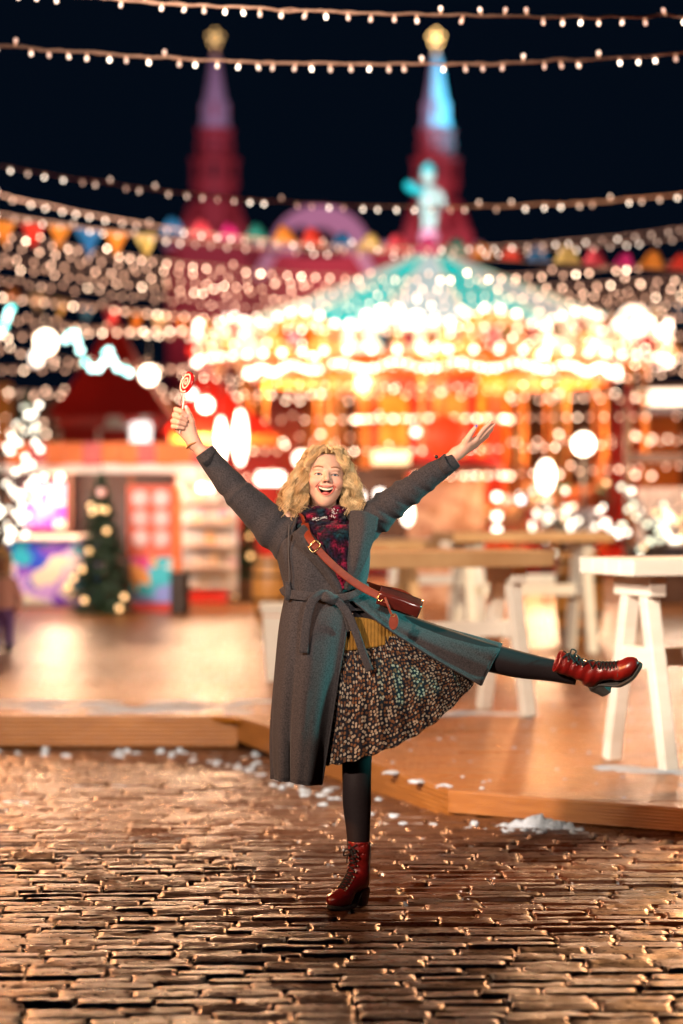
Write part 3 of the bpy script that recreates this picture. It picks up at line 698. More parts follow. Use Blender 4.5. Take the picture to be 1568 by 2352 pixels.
for k in range(5):
    a = math.pi * 1.1 + math.pi * .8 * k / 4; lamp('POINT', 'crown_lamp', car, (5.5 * math.cos(a), 5.5 * math.sin(a), zc(830, 5)), 60, (1, .6, .36), .15)
# top ornament: a figure on a ball, one arm out
M_fig = mat('figure_white_enamel', (.42, .50, .50), .35); M_figc = mat('figure_turquoise_enamel', (.0, .45, .52), .35); M_figp = mat('figure_pink_enamel', (.75, .25, .4), .35)
fo = empty('figure', (cx - .06, DC, zc(583) + ZC), 'white and turquoise painted figure with outstretched arm atop the carousel', 'statue')
b = MB(); b.lathe([(.3, 0), (.34, .05), (.2, .12), (.12, .2)], sides=14); b.sphere((0, 0, .36), .22, 14, 10); b.build('pedestal', M_figp, fo, smooth=True, world=False)
b = MB(); b.tube([(.07, 0, .5), (.09, 0, .8), (.03, 0, 1.0)], [.08, .1, .14], 10, n=8); b.tube([(-.08, 0, .52), (-.06, 0, .8), (0, 0, 1.0)], [.08, .1, .14], 10, n=8)
b.tube([(0, 0, .85), (.0, 0, 1.05), (.02, 0, 1.25), (0, 0, 1.45)], [.2, .23, .2, .1], 12, n=12); b.tube([(.14, 0, 1.36), (.27, -.05, 1.2), (.3, -.1, .98)], [.085, .07, .05], 8, n=8)
b.build('body', M_fig, fo, smooth=True, world=False)
b = MB(); b.tube([(-.12, 0, 1.34), (-.28, 0, 1.36), (-.42, -.03, 1.44)], [.09, .09, .11], 8, n=8); b.sphere((-.44, -.03, 1.46), .1, 10, 8); b.build('arm', M_figc, fo, smooth=True, world=False)
b = MB(); b.sphere((-.02, -.02, 1.66), .16, 14, 10, sc=(1, 1, 1.2)); b.build('head', M_fig, fo, smooth=True, world=False)
b = MB(); b.lathe([(.17, 1.76), (.13, 1.86), (.05, 1.96)], sides=12, c=(-.02, -.02, 0)); b.build('cap', M_figc, fo, smooth=True, world=False)

# ================================================================== LAMPS THAT LIGHT THE SQUARE (on unseen masts; those aimed at the woman assumed, those for deck, tables, back of cobbles, stalls, bunting and canopy added)
WT = (0.05, 9.1, 1.25)
floodlight((-5.0, .8, 5.0), (0, 9.1, 1.42), 6800, (1, .74, .56), 'unseen warm white floodlight assumed on a mast behind the camera to the left', math.radians(15), .22, group='assumed or added floodlights of the square')  # assumed key light for the woman, no such lamp in view
floodlight((3.6, -1.2, 3.9), (0, 9.1, 1.60), 3400, (1, .90, .80), 'unseen white floodlight assumed on a mast behind the camera to the right', math.radians(9), .22, group='assumed or added floodlights of the square')  # unseen lamp assumed for the pale light on her face
floodlight((6.0, 9.5, 2.7), (.30, 9.1, 1.10), 4600, (.12, .95, .85), 'unseen turquoise floodlight assumed on a mast right of the cobbles', math.radians(9.5), .18, group='assumed or added floodlights of the square')  # assumed source of the teal on lapel and coat flap, out of view
floodlight((-6.0, 7.2, 4.0), (-.1, 9.1, 1.35), 2200, (1, .38, .12), 'unseen amber floodlight assumed on a mast left of the cobbles', math.radians(22), .25, group='assumed or added floodlights of the square')  # assumed lamp for the orange light on her from the left
floodlight((4.5, 21, 6.0), (.6, 14.5, 0), 1500, (1, .46, .16), 'unseen amber floodlight added right of the bar tables', math.radians(70), .3, group='assumed or added floodlights of the square')  # added backlight for the deck, with its twin on the left
floodlight((-5.2, 24, 6.0), (-1.5, 17.5, 0), 700, (1, .46, .18), 'unseen amber floodlight added left of the deck', math.radians(70), .3, group='assumed or added floodlights of the square')
floodlight((-4.2, 5.5, 5.2), (.5, 15, .4), 6800, (1, .82, .62), 'unseen amber floodlight added to light the bar tables from the front left', math.radians(40), .25, group='assumed or added floodlights of the square')  # added fill to brighten the table fronts
floodlight((-5.4, 27, 5.0), (-.9, 10, 0), 3000, (1, .40, .17), 'unseen amber floodlight added beyond the left edge of the deck', math.radians(34), .35, group='assumed or added floodlights of the square')  # this and the next added for sheen on the cobbles from behind
floodlight((5.6, 25, 5.4), (.9, 10, 0), 4200, (1, .42, .19), 'unseen amber floodlight added beyond the right edge of the deck', math.radians(36), .35, group='assumed or added floodlights of the square')
floodlight((4.9, 14.2, 4.6), (1.1, 21.5, .9), 2400, (1, .72, .42), 'unseen amber floodlight added to light the back tables from the right', math.radians(46), .25, group='assumed or added floodlights of the square')  # extra lamp put in because the back tables were dull
floodlight((-6.6, 20, 4.2), (-2.6, 30, 1.0), 2600, (1, .86, .76), 'unseen white floodlight added to light the left stalls from the front', math.radians(34), .25, group='assumed or added floodlights of the square')  # put in to brighten the stall fronts
floodlight((-4.0, 20, 3.0), (.5, 27, 4), 2600, (1, .8, .62), 'unseen floodlight added to light the bunting from the left', math.radians(80), .3, group='assumed or added floodlights of the square')  # added so the flags catch light
floodlight((10.5, 36, 10.5), (cx + 1, DC - 2, 6), 9000, (1, .95, .9), 'unseen white floodlight added to light the carousel canopy from the right', math.radians(30), .3, group='assumed or added floodlights of the square')  # this pair put in high up to brighten the canopy gores
floodlight((-8.5, 34, 10.5), (cx - 1, DC - 2, 6.2), 26000, (.8, 1, .98), 'unseen pale floodlight added to light the carousel canopy from the left', math.radians(26), .3, group='assumed or added floodlights of the square')

# ================================================================== LEFT STALLS
def mural(name, cols, scale, rough=.45, seed=0):
    m = bpy.data.materials.new(name); m.use_nodes = True; nt = m.node_tree; N = nt.nodes; L = nt.links; b = N['Principled BSDF']; b.inputs['Roughness'].default_value = rough
    tc = N.new('ShaderNodeTexCoord'); mp = N.new('ShaderNodeMapping'); mp.inputs['Location'].default_value = (seed, seed * 1.7, seed * .3); L.new(tc.outputs['Object'], mp.inputs['Vector'])
    w = N.new('ShaderNodeTexNoise'); w.inputs['Scale'].default_value = scale * .8; L.new(mp.outputs['Vector'], w.inputs['Vector'])
    ad = N.new('ShaderNodeMix'); ad.data_type = 'RGBA'; ad.blend_type = 'ADD'; ad.inputs['Factor'].default_value = .5; L.new(mp.outputs['Vector'], ad.inputs['A']); L.new(w.outputs['Color'], ad.inputs['B'])
    v = N.new('ShaderNodeTexVoronoi'); v.inputs['Scale'].default_value = scale; L.new(ad.outputs['Result'], v.inputs['Vector'])
    sp = N.new('ShaderNodeSeparateColor'); L.new(v.outputs['Color'], sp.inputs['Color'])
    cr = N.new('ShaderNodeValToRGB'); cr.color_ramp.interpolation = 'CONSTANT'
    while len(cr.color_ramp.elements) < len(cols): cr.color_ramp.elements.new(.5)
    for i, c in enumerate(cols): cr.color_ramp.elements[i].position = i / len(cols); cr.color_ramp.elements[i].color = (*c, 1)
    L.new(sp.outputs['Red'], cr.inputs['Fac']); L.new(cr.outputs['Color'], b.inputs['Base Color']); return m
M_mur1 = mural('mural_blue_violet', [(.005, .05, .6), (.35, .22, .7), (.65, .58, .66), (.0, .36, .55), (.16, .05, .55), (.45, .32, .75), (.7, .68, .55), (.005, .08, .55)], 4.2, seed=2)
M_mur2 = mural('mural_magenta_cream', [(.75, .03, .5), (.85, .7, .5), (.75, .3, .6), (.85, .5, .2), (.8, .75, .7)], 4.5, seed=5)
M_mur3 = mural('mural_pink_orange', [(.85, .3, .05), (.8, .03, .25), (.75, .7, .7), (.02, .45, .55), (.25, .3, .7)], 4.0, seed=9)
M_mur4 = mural('mural_pale', [(.75, .72, .68), (.6, .65, .75), (.8, .7, .6), (.75, .75, .78), (.7, .5, .5)], 3.5, seed=3)
M_redc = mat('red_canvas', (.55, .015, .01), .6); M_orc = mat('orange_canvas', (.8, .16, .02), .6); M_whb = mat('white_board', (.8, .76, .72), .5); M_darkb = mat('dark_boards', (.03, .022, .03), .6)
M_red = mat('red_paint', (.6, .03, .02), .45); M_brownw = mat('brown_wood', (.09, .035, .018), .55, col2=(.14, .06, .03), vscale=4)
DL = 30.0; KL = F / DL
def bx(mb, u0, u1, v0, v1, d, dep, mi=0):
    a, b = P(u0, v0, d), P(u1, v1, d); mb.box(((a.x + b.x) / 2, d + dep / 2, (a.z + b.z) / 2), (abs(b.x - a.x), dep, abs(a.z - b.z)), mi=mi)
def part(par, name, u0, u1, v0, v1, d, dep, m_, bv=.01):
    b = MB(); bx(b, u0, u1, v0, v1, d, dep); o = b.build(name, m_, par)
    if bv: bevel(o, bv)
    return o
ZF = lambda d: HZ + (HC + .105) * F / d      # picture height of the square's floor at a distance
st = empty('market_stall', (P(140, 0, DL).x, DL, -.1), 'market stall with a blue and violet patterned counter at the left', 'stall')
part(st, 'plinth', 25, 315, 1393, 1420, DL - .12, 1.5, M_darkb)
cp = part(st, 'counter_panel', 18, 243, 1240, 1394, DL, .1, M_mur1, .12)
part(st, 'countertop', 12, 250, 1230, 1240, DL - .06, .7, M_whb)
part(st, 'rear_panel', 55, 150, 1108, 1215, DL + .5, .06, M_mur2)
part(st, 'rear_wall', 0, 400, 1060, 1394, DL + 1.25, .06, M_darkb)
for u in (20, 160, 300): part(st, 'post', u - 5, u + 5, 1060, 1394, DL + .6, .06, M_brownw)
part(st, 'eave_board', -20, 480, 1066, 1086, DL - .5, .06, M_whb)
for k in range(9):
    u0 = -20 + k * 56; b = MB(); z0 = P(0, 1068, DL - .45).z; z1 = P(0, 1012, DL).z; xa, xb = P(u0, 0, DL - .45).x, P(u0 + 54, 0, DL - .45).x
    b.add([(xa, DL - .47, z0), (xb, DL - .47, z0), (xb, DL + 1.1, z1 + .0), (xa, DL + 1.1, z1 + .0)], [(0, 1, 2, 3)]); solid(b.build('awning_strip', (M_orc, M_redc)[k % 3 == 2], st), .02)
for k in range(12): part(st, 'valance_strip', -20 + k * 42, 20.5 + k * 42, 1016, 1064 + (4 if k % 2 else 0), DL - .56, .02, (M_orc, M_red)[k % 3 == 2], 0)
def lantern(u, v, d, r, e, col, label, tall=1.0, light=0, group='lit lanterns of the market', hang=True):
    q = P(u, v, d); t = empty('lantern', (q.x, d, q.z - r * tall), label, 'lantern', group)
    m = MB(); m.sphere((0, 0, r * tall), r, 14, 9, sc=(1, 1, tall)); m.build('globe', glow('lantern_glow', col, e * .42), t, smooth=True, world=False)
    m = MB(); m.lathe([(r * .35, r * tall * 2 - .02), (r * .4, r * tall * 2 + .03), (.01, r * tall * 2 + .05)], sides=10); m.build('cap', M_iron, t, world=False)
    m = MB()
    if hang: m.tube([(0, 0, r * tall * 2 + .04), (0, 0, r * tall * 2 + .5)], .008, 5); m.build('hanger', M_iron, t, world=False)
    else: m.tube([(0, 0, 0), (0, 0, -.105 - (q.z - r * tall))], .03, 8); m.build('stem', M_iron, t, world=False)
    if light: lamp('POINT', 'light', t, (0, -r - .12, r * tall), light, (1, .60, .34), r)
    return t
W = (1, .80, .62)
lantern(105, 786, 33, .15, 11, W, 'large white lantern highest at the left, before the dark sky', 1.15, 150)
lantern(84, 822, 33.5, .1, 5, (1, .9, .8), 'small pale lantern just below the highest white lantern', 1.2)
lantern(342, 862, 33, .12, 12, W, 'large white lantern over the red roof', 1.1, 120)
lantern(472, 930, 33, .10, 12, W, 'white lantern behind the raised lollipop hand', 1.0, 120)
lantern(440, 905, 34, .07, 9, (1, .9, .75), 'small lantern between the two white lanterns left of the hand')
lantern(507, 1012, 32, .065, 13, W, 'left one of two tall white lanterns above the left sleeve', 5, 60)
lantern(552, 1005, 32, .085, 14, W, 'right one of two tall white lanterns above the left sleeve', 4.4, 60)
lantern(692, 1054, 36, .12, 10, W, 'round white lantern just left of the top of her hair')
lantern(232, 1131, 28.5, .05, 1.6, (1, .06, .02), 'small red lantern on the fir between the stalls')
# festoon of cyan-white globes
fst = empty('festoon', (P(220, 0, 32).x, 32, P(0, 800, 32).z), 'wavy festoon of cyan white globes over the red roof', 'festoon')
pts = [(150, 780), (160, 768), (172, 766), (178, 784), (184, 805), (196, 832), (210, 846), (226, 846), (238, 832), (243, 812), (250, 806), (258, 826), (270, 845), (286, 850), (296, 856)]
mg = glow('festoon_globe', (.45, 1, .95), 5, 'NONE'); mg2 = glow('festoon_globe_cyan', (.05, 1, .9), 3.5, 'NONE')
gm = MB(); gm.sphere((0, 0, 0), .042, 10, 7); fm = [gm.mesh('globe', x, smooth=True) for x in (mg, mg2)]
for i, (u, v) in enumerate(pts): q = P(u, v, 32); link('globe', fm[i % 4 == 1], fst, q - fst.location)
b = MB(); b.tube([P(u, v, 32.03) + Vector((0, 0, .05)) for u, v in [(100, 760)] + pts + [(340, 830)]], .008, 5, n=50); b.build('cable', M_cable, fst)
f2 = empty('festoon', (P(15, 0, 32).x, 32, P(0, 740, 32).z), 'short festoon of cyan white globes at the left picture edge', 'festoon')
for i, (u, v) in enumerate([(2, 760), (10, 748), (16, 730), (20, 715), (26, 708), (-8, 768)]): q = P(u, v, 32); link('globe', fm[i % 3 == 1], f2, q - f2.location)
b = MB(); b.tube([P(u, v, 32.03) for u, v in [(-20, 765), (10, 745), (28, 695)]], .008, 5, n=12); b.build('cable', M_cable, f2)

# candy booth and white display
bo = empty('candy_booth', (P(345, 0, 29).x, 29, -.1), 'narrow red booth with rows of pale round trays beside the fir', 'booth')
part(bo, 'base', 302, 398, 1385, 1413, 29, .5, M_red); part(bo, 'lower_panel', 300, 396, 1280, 1385, 29.02, .48, M_mur3); part(bo, 'upper_panel', 292, 398, 1115, 1280, 29.04, .46, mat('salmon_paint', (.75, .10, .05), .5)); part(bo, 'side_panel', 398, 412, 1115, 1395, 29.04, .46, M_orc)
for r_ in range(3):
    for c_ in range(2):
        q = P(322 + c_ * 48, 1145 + r_ * 46, 29.02); b = MB(); b.lathe([(.095, 0), (.1, .02), (.08, .035)], sides=18, c=(q.x, q.y, q.z), rot=Matrix.Rotation(math.pi / 2, 3, 'X')); b.build('round_tray', mat('tray_pink', (.85, .55, .55), .4) if r_ + c_ == 0 else bpy.data.materials['tray_pink'], bo)
wd = empty('display_stand', (P(470, 0, 31).x, 31, -.1), 'tall whitish display stand right of the candy booth', 'stand')
part(wd, 'back_panel', 408, 545, 1105, 1370, 31.3, .06, M_mur4); part(wd, 'base', 412, 520, 1360, 1386, 30.9, .5, M_red)
for v in (1150, 1200, 1250, 1300, 1345): part(wd, 'shelf', 410, 535, v, v + 6, 30.95, .36, M_whb)
for k in range(22):
    u = 416 + (k % 8) * 14 + RND.uniform(-2, 2); v = (1150, 1200, 1250, 1300)[k // 6 if k < 24 else 3]; part(wd, 'boxed_good', u, u + RND.uniform(8, 12), v - RND.uniform(16, 30), v - .4, 31.0, .1, RND.choice([M_whb, M_mur4, M_mur4, M_cream, M_mur2]), .004)
part(wd, 'head_board', 405, 548, 1090, 1108, 30.85, .5, M_whb)

# fir trees
M_needle = mat('fir_needles', (.012, .035, .018), .6, col2=(.03, .07, .03), vscale=20); M_bark = mat('fir_bark', (.05, .03, .02), .8)
M_wl = glow('tree_light_white', (1, .90, .72), 4, 'NONE'); M_wa = glow('tree_light_amber', (1, .5, .15), 2.6, 'NONE'); M_wg = glow('tree_light_green', (.9, 1, .72), 2.2, 'NONE'); M_wr = glow('tree_light_red', (1, .1, .05), 3, 'NONE')
tm = MB(); tm.sphere((0, 0, 0), .032, 8, 6); TL = {k: tm.mesh('light', x, smooth=True) for k, x in zip('wagr', (M_wl, M_wa, M_wg, M_wr))}
def fir(c, h, r, label, lights, seed, kinds='wa', pot=.0):
    t = empty('fir_tree', c, label, 'tree', 'fir trees of the market'); rr = random.Random(seed)
    b = MB(); b.tube([(0, 0, 0), (0, 0, h * .97)], [.035 * h / 1.6, .008], 8, n=8); b.build('trunk', M_bark, t, world=False)
    b = MB(); n = int(240 * h)
    for k in range(n):
        f = rr.random() ** .8; z = .12 * h + f * .86 * h; L = r * (1 - f) * rr.uniform(.75, 1.08) + .03; a = rr.uniform(0, 6.283)
        d = Vector((math.cos(a), math.sin(a), -.28 + .5 * f)); o = Vector((0, 0, z)); sd = Vector((-math.sin(a), math.cos(a), 0))
        for j in range(7):
            g = (j + .6) / 7; c0 = o + d * L * g; ln = .34 * L * (1.1 - g) + .02
            for s_ in (-1, 1):
                tip = c0 + d * ln * .6 + sd * s_ * ln + Vector((0, 0, rr.uniform(-.02, .02))); w = .012 + .008 * rr.random()
                b.add([c0 - d * w, c0 + d * w, tip + Vector((0, 0, w * .6)), tip - Vector((0, 0, w * .6))], [(0, 1, 2, 3)])
    b.build('crown', M_needle, t, world=False)
    for k in range(lights):
        f = rr.random(); z = .15 * h + f * .8 * h; L = r * (1 - f) * .98 + .03; a = rr.uniform(math.pi, 2 * math.pi); link('light', TL[rr.choice(kinds)], t, (L * math.cos(a), L * math.sin(a), z - .1 * L))
    if pot: 
        b = MB(); b.box((0, 0, pot / 2), (pot * 1.1, pot * 1.1, pot), taper=1.15); b.build('pot', M_brownw, t, world=False)
q = P(232, 0, 28.6); fir((q.x, q.y, -.1), 1.9, .50, 'dark fir tree with a few amber lights between the stall and the candy booth', 12, 1, 'aaa')
q = P(568, 0, 33); fir((q.x, q.y, -.1), 1.35, .34, 'small dark fir in a box left of the woman', 3, 2, 'a', .45)
q = P(60, 0, 36); fir((q.x, q.y, -.1), 3.2, .85, 'tall fir covered in white lights behind the stall at the left', 90, 3, 'wwwga')
# bare tree wrapped in lights at the left edge
def lit_tree(c, h, spread, label, n, seed, kinds):
    t = empty('lit_tree', c, label, 'tree', 'bare trees wrapped in lights'); rr = random.Random(seed)
    b = MB(); b.tube([(0, 0, 0), (.03, 0, h * .4), (0, .02, h * .75)], [.06, .045, .02], 8, n=10); pts = []
    for k in range(22):
        a = rr.uniform(0, 6.283); z0 = h * rr.uniform(.3, .72); L = spread * rr.uniform(.6, 1.1); p0 = Vector((0, 0, z0)); p1 = p0 + Vector((math.cos(a) * L * .5, math.sin(a) * L * .5, L * .6)); p2 = p0 + Vector((math.cos(a) * L, math.sin(a) * L, L * rr.uniform(.4, 1.0)))
        b.tube([p0, p1, p2], [.018, .011, .004], 5, n=7); pts += [tuple(x) for x in catmull([p0, p1, p2], 9)[2:]]
    b.build('trunk_and_branches', M_bark, t, smooth=True, world=False)
    for k in range(n): p_ = rr.choice(pts); link('light', TL[rr.choice(kinds)], t, (p_[0] + rr.uniform(-.03, .03), p_[1] - .02, p_[2] + rr.uniform(-.05, .02)))
q = P(-2, 0, 27); lit_tree((q.x, q.y, -.1), 2.9, .62, 'bare tree wrapped in white lights at the left picture edge', 80, 4, 'www')
q = P(1490, 0, 30); lit_tree((q.x, q.y, -.1), 1.75, .75, 'low tree with greenish white lights by the right picture edge', 60, 6, 'gggwa')
q = P(1290, 0, 33); lit_tree((q.x, q.y, -.1), 1.8, .8, 'low tree with white lights before the carousel on the right', 42, 8, 'ggwwa')

# red roofed pavilion behind
pvn = empty('pavilion', (P(270, 0, 45).x, 45, -.1), 'pavilion with a tall dark red tent roof behind the left stalls', 'pavilion')
zz = lambda v, d: HC + (HZ - v) / F * d
def pyramid(par, name, u0, u1, vb, ua, va, d, dep, m_, conc=.0):
    x0, x1, xa = P(u0, 0, d).x, P(u1, 0, d).x, P(ua, 0, d).x; zb, za = zz(vb, d), zz(va, d); w = x1 - x0; rows = []
    for f in np.linspace(0, 1, 7):
        g = (1 - f) ** (1 + conc); c = xa * (1 - g) + (x0 + x1) / 2 * g; h = w / 2 * g; e = dep / 2 * g; z = zb + (za - zb) * f; rows.append([(c - h, d - e, z), (c + h, d - e, z), (c + h, d + e, z), (c - h, d + e, z)])
    b = MB(); b.grid(rows, closed_u=True); return b.build(name, m_, par)
pyramid(pvn, 'roof', 125, 400, 958, 262, 690, 45, 2.4, M_redc, .45); part(pvn, 'fascia', 128, 398, 955, 985, 43.75, .06, mural('scalloped_fascia', [(.7, .65, .6), (.6, .03, .02), (.1, .5, .45), (.7, .6, .55)], 2.2, seed=4)); part(pvn, 'back_wall', 135, 395, 980, 1180, 45.6, .1, M_redc)
for u in (135, 225, 300, 392): part(pvn, 'post', u - 4, u + 4, 980, ZF(44), 43.9, .1, M_whb)
part(pvn, 'white_lamp_box', 300, 345, 970, 1025, 43.6, .15, glow('lamp_box_glow', (1, .95, .9), 1.6, 'NONE'))
pv2 = empty('red_tent', (P(470, 0, 42).x, 42, -.1), 'dark red tent with orange valance behind the raised left sleeve', 'tent')
pyramid(pv2, 'roof', 390, 640, 1000, 470, 820, 42, 2.6, M_redc, .3); part(pv2, 'valance', 392, 640, 998, 1022, 40.65, .05, M_orc); part(pv2, 'wall', 396, 640, 1020, ZF(43), 42.6, .1, M_redc)
part(pv2, 'light_strip', 590, 650, 1085, 1112, 40.5, .1, glow('strip_glow', (1, .9, .75), 5))
lamp('POINT', 'tent_lamp', pv2, (0, -1.8, 2.6), 420, (1, .5, .2), .2)

# kiosk behind the woman, right of her head
ki = empty('kiosk', (P(1010, 0, 34).x, 34, -.1), 'brown patterned kiosk with a lit sign beam right of her head', 'kiosk')
part(ki, 'wall', 935, 1110, 1105, ZF(34), 34.3, 1.0, mural('kiosk_boards', [(.36, .15, .08), (.5, .25, .15), (.42, .2, .1), (.6, .35, .22)], 5, seed=8)); part(ki, 'sign_beam', 855, 940, 1035, 1066, 33.7, .12, glow('sign_beam_glow', (1, .62, .22), 1.7, 'NONE')); part(ki, 'dark_opening', 800, 932, 1075, 1240, 34.4, .5, M_brownw)
part(ki, 'eave', 850, 1150, 1068, 1086, 33.8, .3, M_brownw); part(ki, 'roof', 860, 1140, 1048, 1069, 34.0, 1.2, M_redc)
q = P(1022, 1005, 33); t = empty('paper_lantern', (q.x, 33, q.z - .3), 'big round red paper lantern by her open hand', 'lantern')
m = MB(); m.lathe([(.06, 0), (.2, .06), (.3, .18), (.325, .3), (.3, .42), (.2, .54), (.06, .6)], sides=22); m.build('shade', mat('red_paper', (.8, .03, .01), .6, emit=(1, .06, .01), estr=.75), t, smooth=True, world=False)
m = MB(); m.tube([(0, 0, .6), (0, 0, 1.2)], .008, 5); m.build('hanger', M_iron, t, world=False)

# right hand stall
rs = empty('market_stall', (P(1520, 0, 31).x, 31, -.1), 'market stall with pale boards and a white eave at the right picture edge', 'stall')
for k in range(8): part(rs, 'wall_board', 1462 + k * 18, 1462 + k * 18 + 16.5, 1120, 1275, 31 + .01 * (k % 2), .05, mat('pale_pink_board', (.7, .52, .45), .5, col2=(.78, .64, .58), vscale=3) if k == 0 else bpy.data.materials['pale_pink_board'])
part(rs, 'counter', 1440, 1640, 1255, 1285, 30.6, .4, M_darkb); part(rs, 'counter_front', 1442, 1640, 1285, ZF(30.8), 30.8, .1, M_brownw)
part(rs, 'corner_post', 1436, 1446, 930, ZF(30.5), 30.5, .1, M_brownw); part(rs, 'eave_board', 1488, 1660, 892, 930, 30.1, .08, M_whb); part(rs, 'eave_underside', 1486, 1660, 930, 948, 30.2, .6, M_darkb); part(rs, 'roof_slab', 1480, 1660, 880, 893, 30.2, 1.5, M_brownw)
part(rs, 'red_banner', 1440, 1452, 880, 960, 31.5, .05, M_red); part(rs, 'header_beam', 1436, 1660, 1040, 1062, 30.7, .1, M_brownw)
lamp('POINT', 'stall_lamp', rs, (0, -1.6, 2.4), 130, (1, .7, .5), .15)
lamp('POINT', 'stall_lamp', st, (0, -.38, 1.82), 150, (1, .62, .38), .15); lamp('POINT', 'stall_lamp', st, (1.6, -.38, 1.82), 90, (1, .62, .38), .15)
lantern(1340, 1020, 34, .15, 15, W, 'very bright round lamp on a post right of the open hand', 1, 160, hang=False)
lantern(1253, 1095, 34, .12, 12, W, 'tall bright white lamp above the middle bar tables', 2.0, 140, hang=False)
for i, (u, v) in enumerate([(1141, 1141), (1141, 1186), (1141, 1218)]): lantern(u, v, 32, .055, 12, W, ['top', 'middle', 'lowest'][i] + ' one of three small white lamps in a column above the tables', 1, 0, 'column of three small lamps')
lantern(1196, 1148, 33, .05, 8, (.8, .9, 1), 'small bluish lamp right of the column of three lamps'); lantern(1166, 1148, 33, .05, 3, (1, .4, .3), 'small pinkish lamp between the column of lamps and the bluish lamp')
lantern(1390, 1202, 31, .055, 10, W, 'small white lamp at the brown corner post'); lantern(1407, 1226, 30.5, .06, 8, (.7, 1, 1), 'small cyan lamp just below the white lamp at the corner post')
lantern(936, 1178, 32, .075, 12, W, 'oblong white lamp below the right sleeve', 2.2); lantern(872, 1135, 34, .07, 8, (1, .9, .8), 'small lamp between her hair and right sleeve'); lantern(826, 1140, 34, .07, 8, (1, .85, .75), 'small lamp just right of her hair')
lantern(1455, 740, 44, .3, 6, W, 'very bright round lamp at the right end of the carousel crown', 1, 80)
lantern(955, 992, 33, .06, 9, W, 'small white lamp left of the red paper lantern'); lantern(464, 1120, 30, .055, 8, (1, 1, .85), 'left one of two small lamps left of the sleeve elbow'); lantern(482, 1122, 30.2, .05, 6, (1, .9, .75), 'right one of two small lamps left of the sleeve elbow')
# goods on the kiosk side: bright menu boards behind tables
mbd = empty('menu_board', (P(1340, 0, 36).x, 36, -.1), 'pale lit menu board behind the farthest table', 'board')
part(mbd, 'panel', 1300, 1370, 1170, 1235, 36, .05, mat('board_lilac', (.6, .62, .75), .5)); part(mbd, 'leg', 1305, 1310, 1235, ZF(36), 36, .04, M_brownw); part(mbd, 'leg', 1360, 1365, 1235, ZF(36), 36, .04, M_brownw)
# hoarding closing the square behind the stalls
hb = empty('hoarding', (0, 62, -.1), 'long wooden hoarding closing the square behind the stalls', 'fence')
for k in range(22): part(hb, 'board', -260 + k * 96, -166 + k * 96, 895 + 14 * math.sin(k * 2.3), ZF(62), 62, .08, (M_brownw, M_redl, M_orange, M_brownw)[k % 4], 0)

# ================================================================== THE WOMAN
D0 = 9.1; PX = D0 / F
def Q(u, v, dy=0.0): return P(u, v, D0 + dy)
def QL(l): return [Q(*x) for x in l]
M_skin = mat('skin', attr='Col', rough=.48, col2=(.86, .80, .78), vscale=70, bump=.06, bscale=300, subsurf=.12, spec=.4)
M_tights = mat('black_tights', (.012, .0085, .010), .6, col2=(.02, .015, .017), vscale=300, spec=.16)
M_wool = mat('grey_wool', (.022, .0205, .0235), .95, col2=(.050, .0475, .052), vscale=210, bump=.35, bscale=420, sheen=.06, spec=.08, detail=3)
M_lining = mat('coat_lining', (.42, .2, .15), .7)
M_scarf = None
woman = empty('person', (Q(820, 2083).x, D0, 0), 'laughing woman in a grey wool coat and red boots kicking one leg up', 'person')

# ---- head
H0 = Q(746, 1094, 0.02); RH = Matrix.Rotation(math.radians(-5), 3, 'X') @ Matrix.Rotation(math.radians(3), 3, 'Y') @ Matrix.Rotation(math.radians(5), 3, 'Z')
def head_sdf(X, Y, Z):
    ax = np.abs(X)
    d = sd_ell(X, Y, Z, (0, .012, .018), (.074, .094, .082))
    d = smin(d, sd_ell(X, Y, Z, (0, -.03, -.035), (.063, .060, .078)), .03)
    d = smin(d, sd_ell(X, Y, Z, (0, -.052, -.092), (.025, .028, .027)), .030)          # chin
    d = smin(d, sd_ell(ax, Y, Z, (.038, -.0625, -.028), (.026, .025, .022)), .016)      # smiling cheeks
    d = smin(d, sd_ell(ax, Y, Z, (.026, -.072, .021), (.026, .016, .009)), .014)       # brow
    d = smax(d, -sd_ell(ax, Y, Z, (.031, -.104, .002), (.020, .020, .0115)), .010)     # sockets
    eye = sd_ell(ax, Y, Z, (.031, -.0705, .001), (.0155, .0145, .0115))
    d = smin(d, eye, .004)
    lid = sd_ell(ax, Y, Z + (ax - .031) ** 2 * 9, (.031, -.09, -.0016), (.0142, .03, .0027)); d = smax(d, -lid, .0012)
    n = sd_cap(X, Y, Z, (0, -.083, .012), (0, -.107, -.0195), .0075, .0108)
    n = smin(n, sd_ell(ax, Y, Z, (.0115, -.094, -.0245), (.0075, .0095, .0068)), .005)
    d = smin(d, n, .010)
    d = smax(d, -sd_ell(ax, Y, Z, (.0062, -.1035, -.0305), (.0034, .006, .0032)), .0015)
    d = smax(d, -sd_cap(ax, Y, Z, (.0185, -.0935, -.026), (.037, -.0765, -.052), .0028, .0022), .005)   # smile fold
    # open laughing mouth
    zz_ = Z - 11 * X * X
    lips = np.sqrt((sd_ell(X, Y * 0, zz_, (0, 0, -.0615), (.0310, 1, .0158))) ** 2 + (Y + .0865 - 16 * X * X) ** 2) - .0052
    d = smin(d, lips, .006)
    cav = smax(sd_ell(X, Y, zz_, (0, -.084, -.0535), (.0288, .036, .0240)), zz_ + .0518, .003)
    d = smax(d, -cav, .0025)
    d = smin(d, sd_cap(X, Y, Z, (0, .015, -.07), (0, .03, -.2), .048, .052), .02)
    return d
hv, hf = surfnets(head_sdf, (-.1, -.13, -.19), (.1, .125, .115), .00215)
x, y, z = hv.T; ax = np.abs(x); zz2 = z - 11 * x * x
C = np.tile(np.array((.60, .345, .25)), (len(hv), 1))
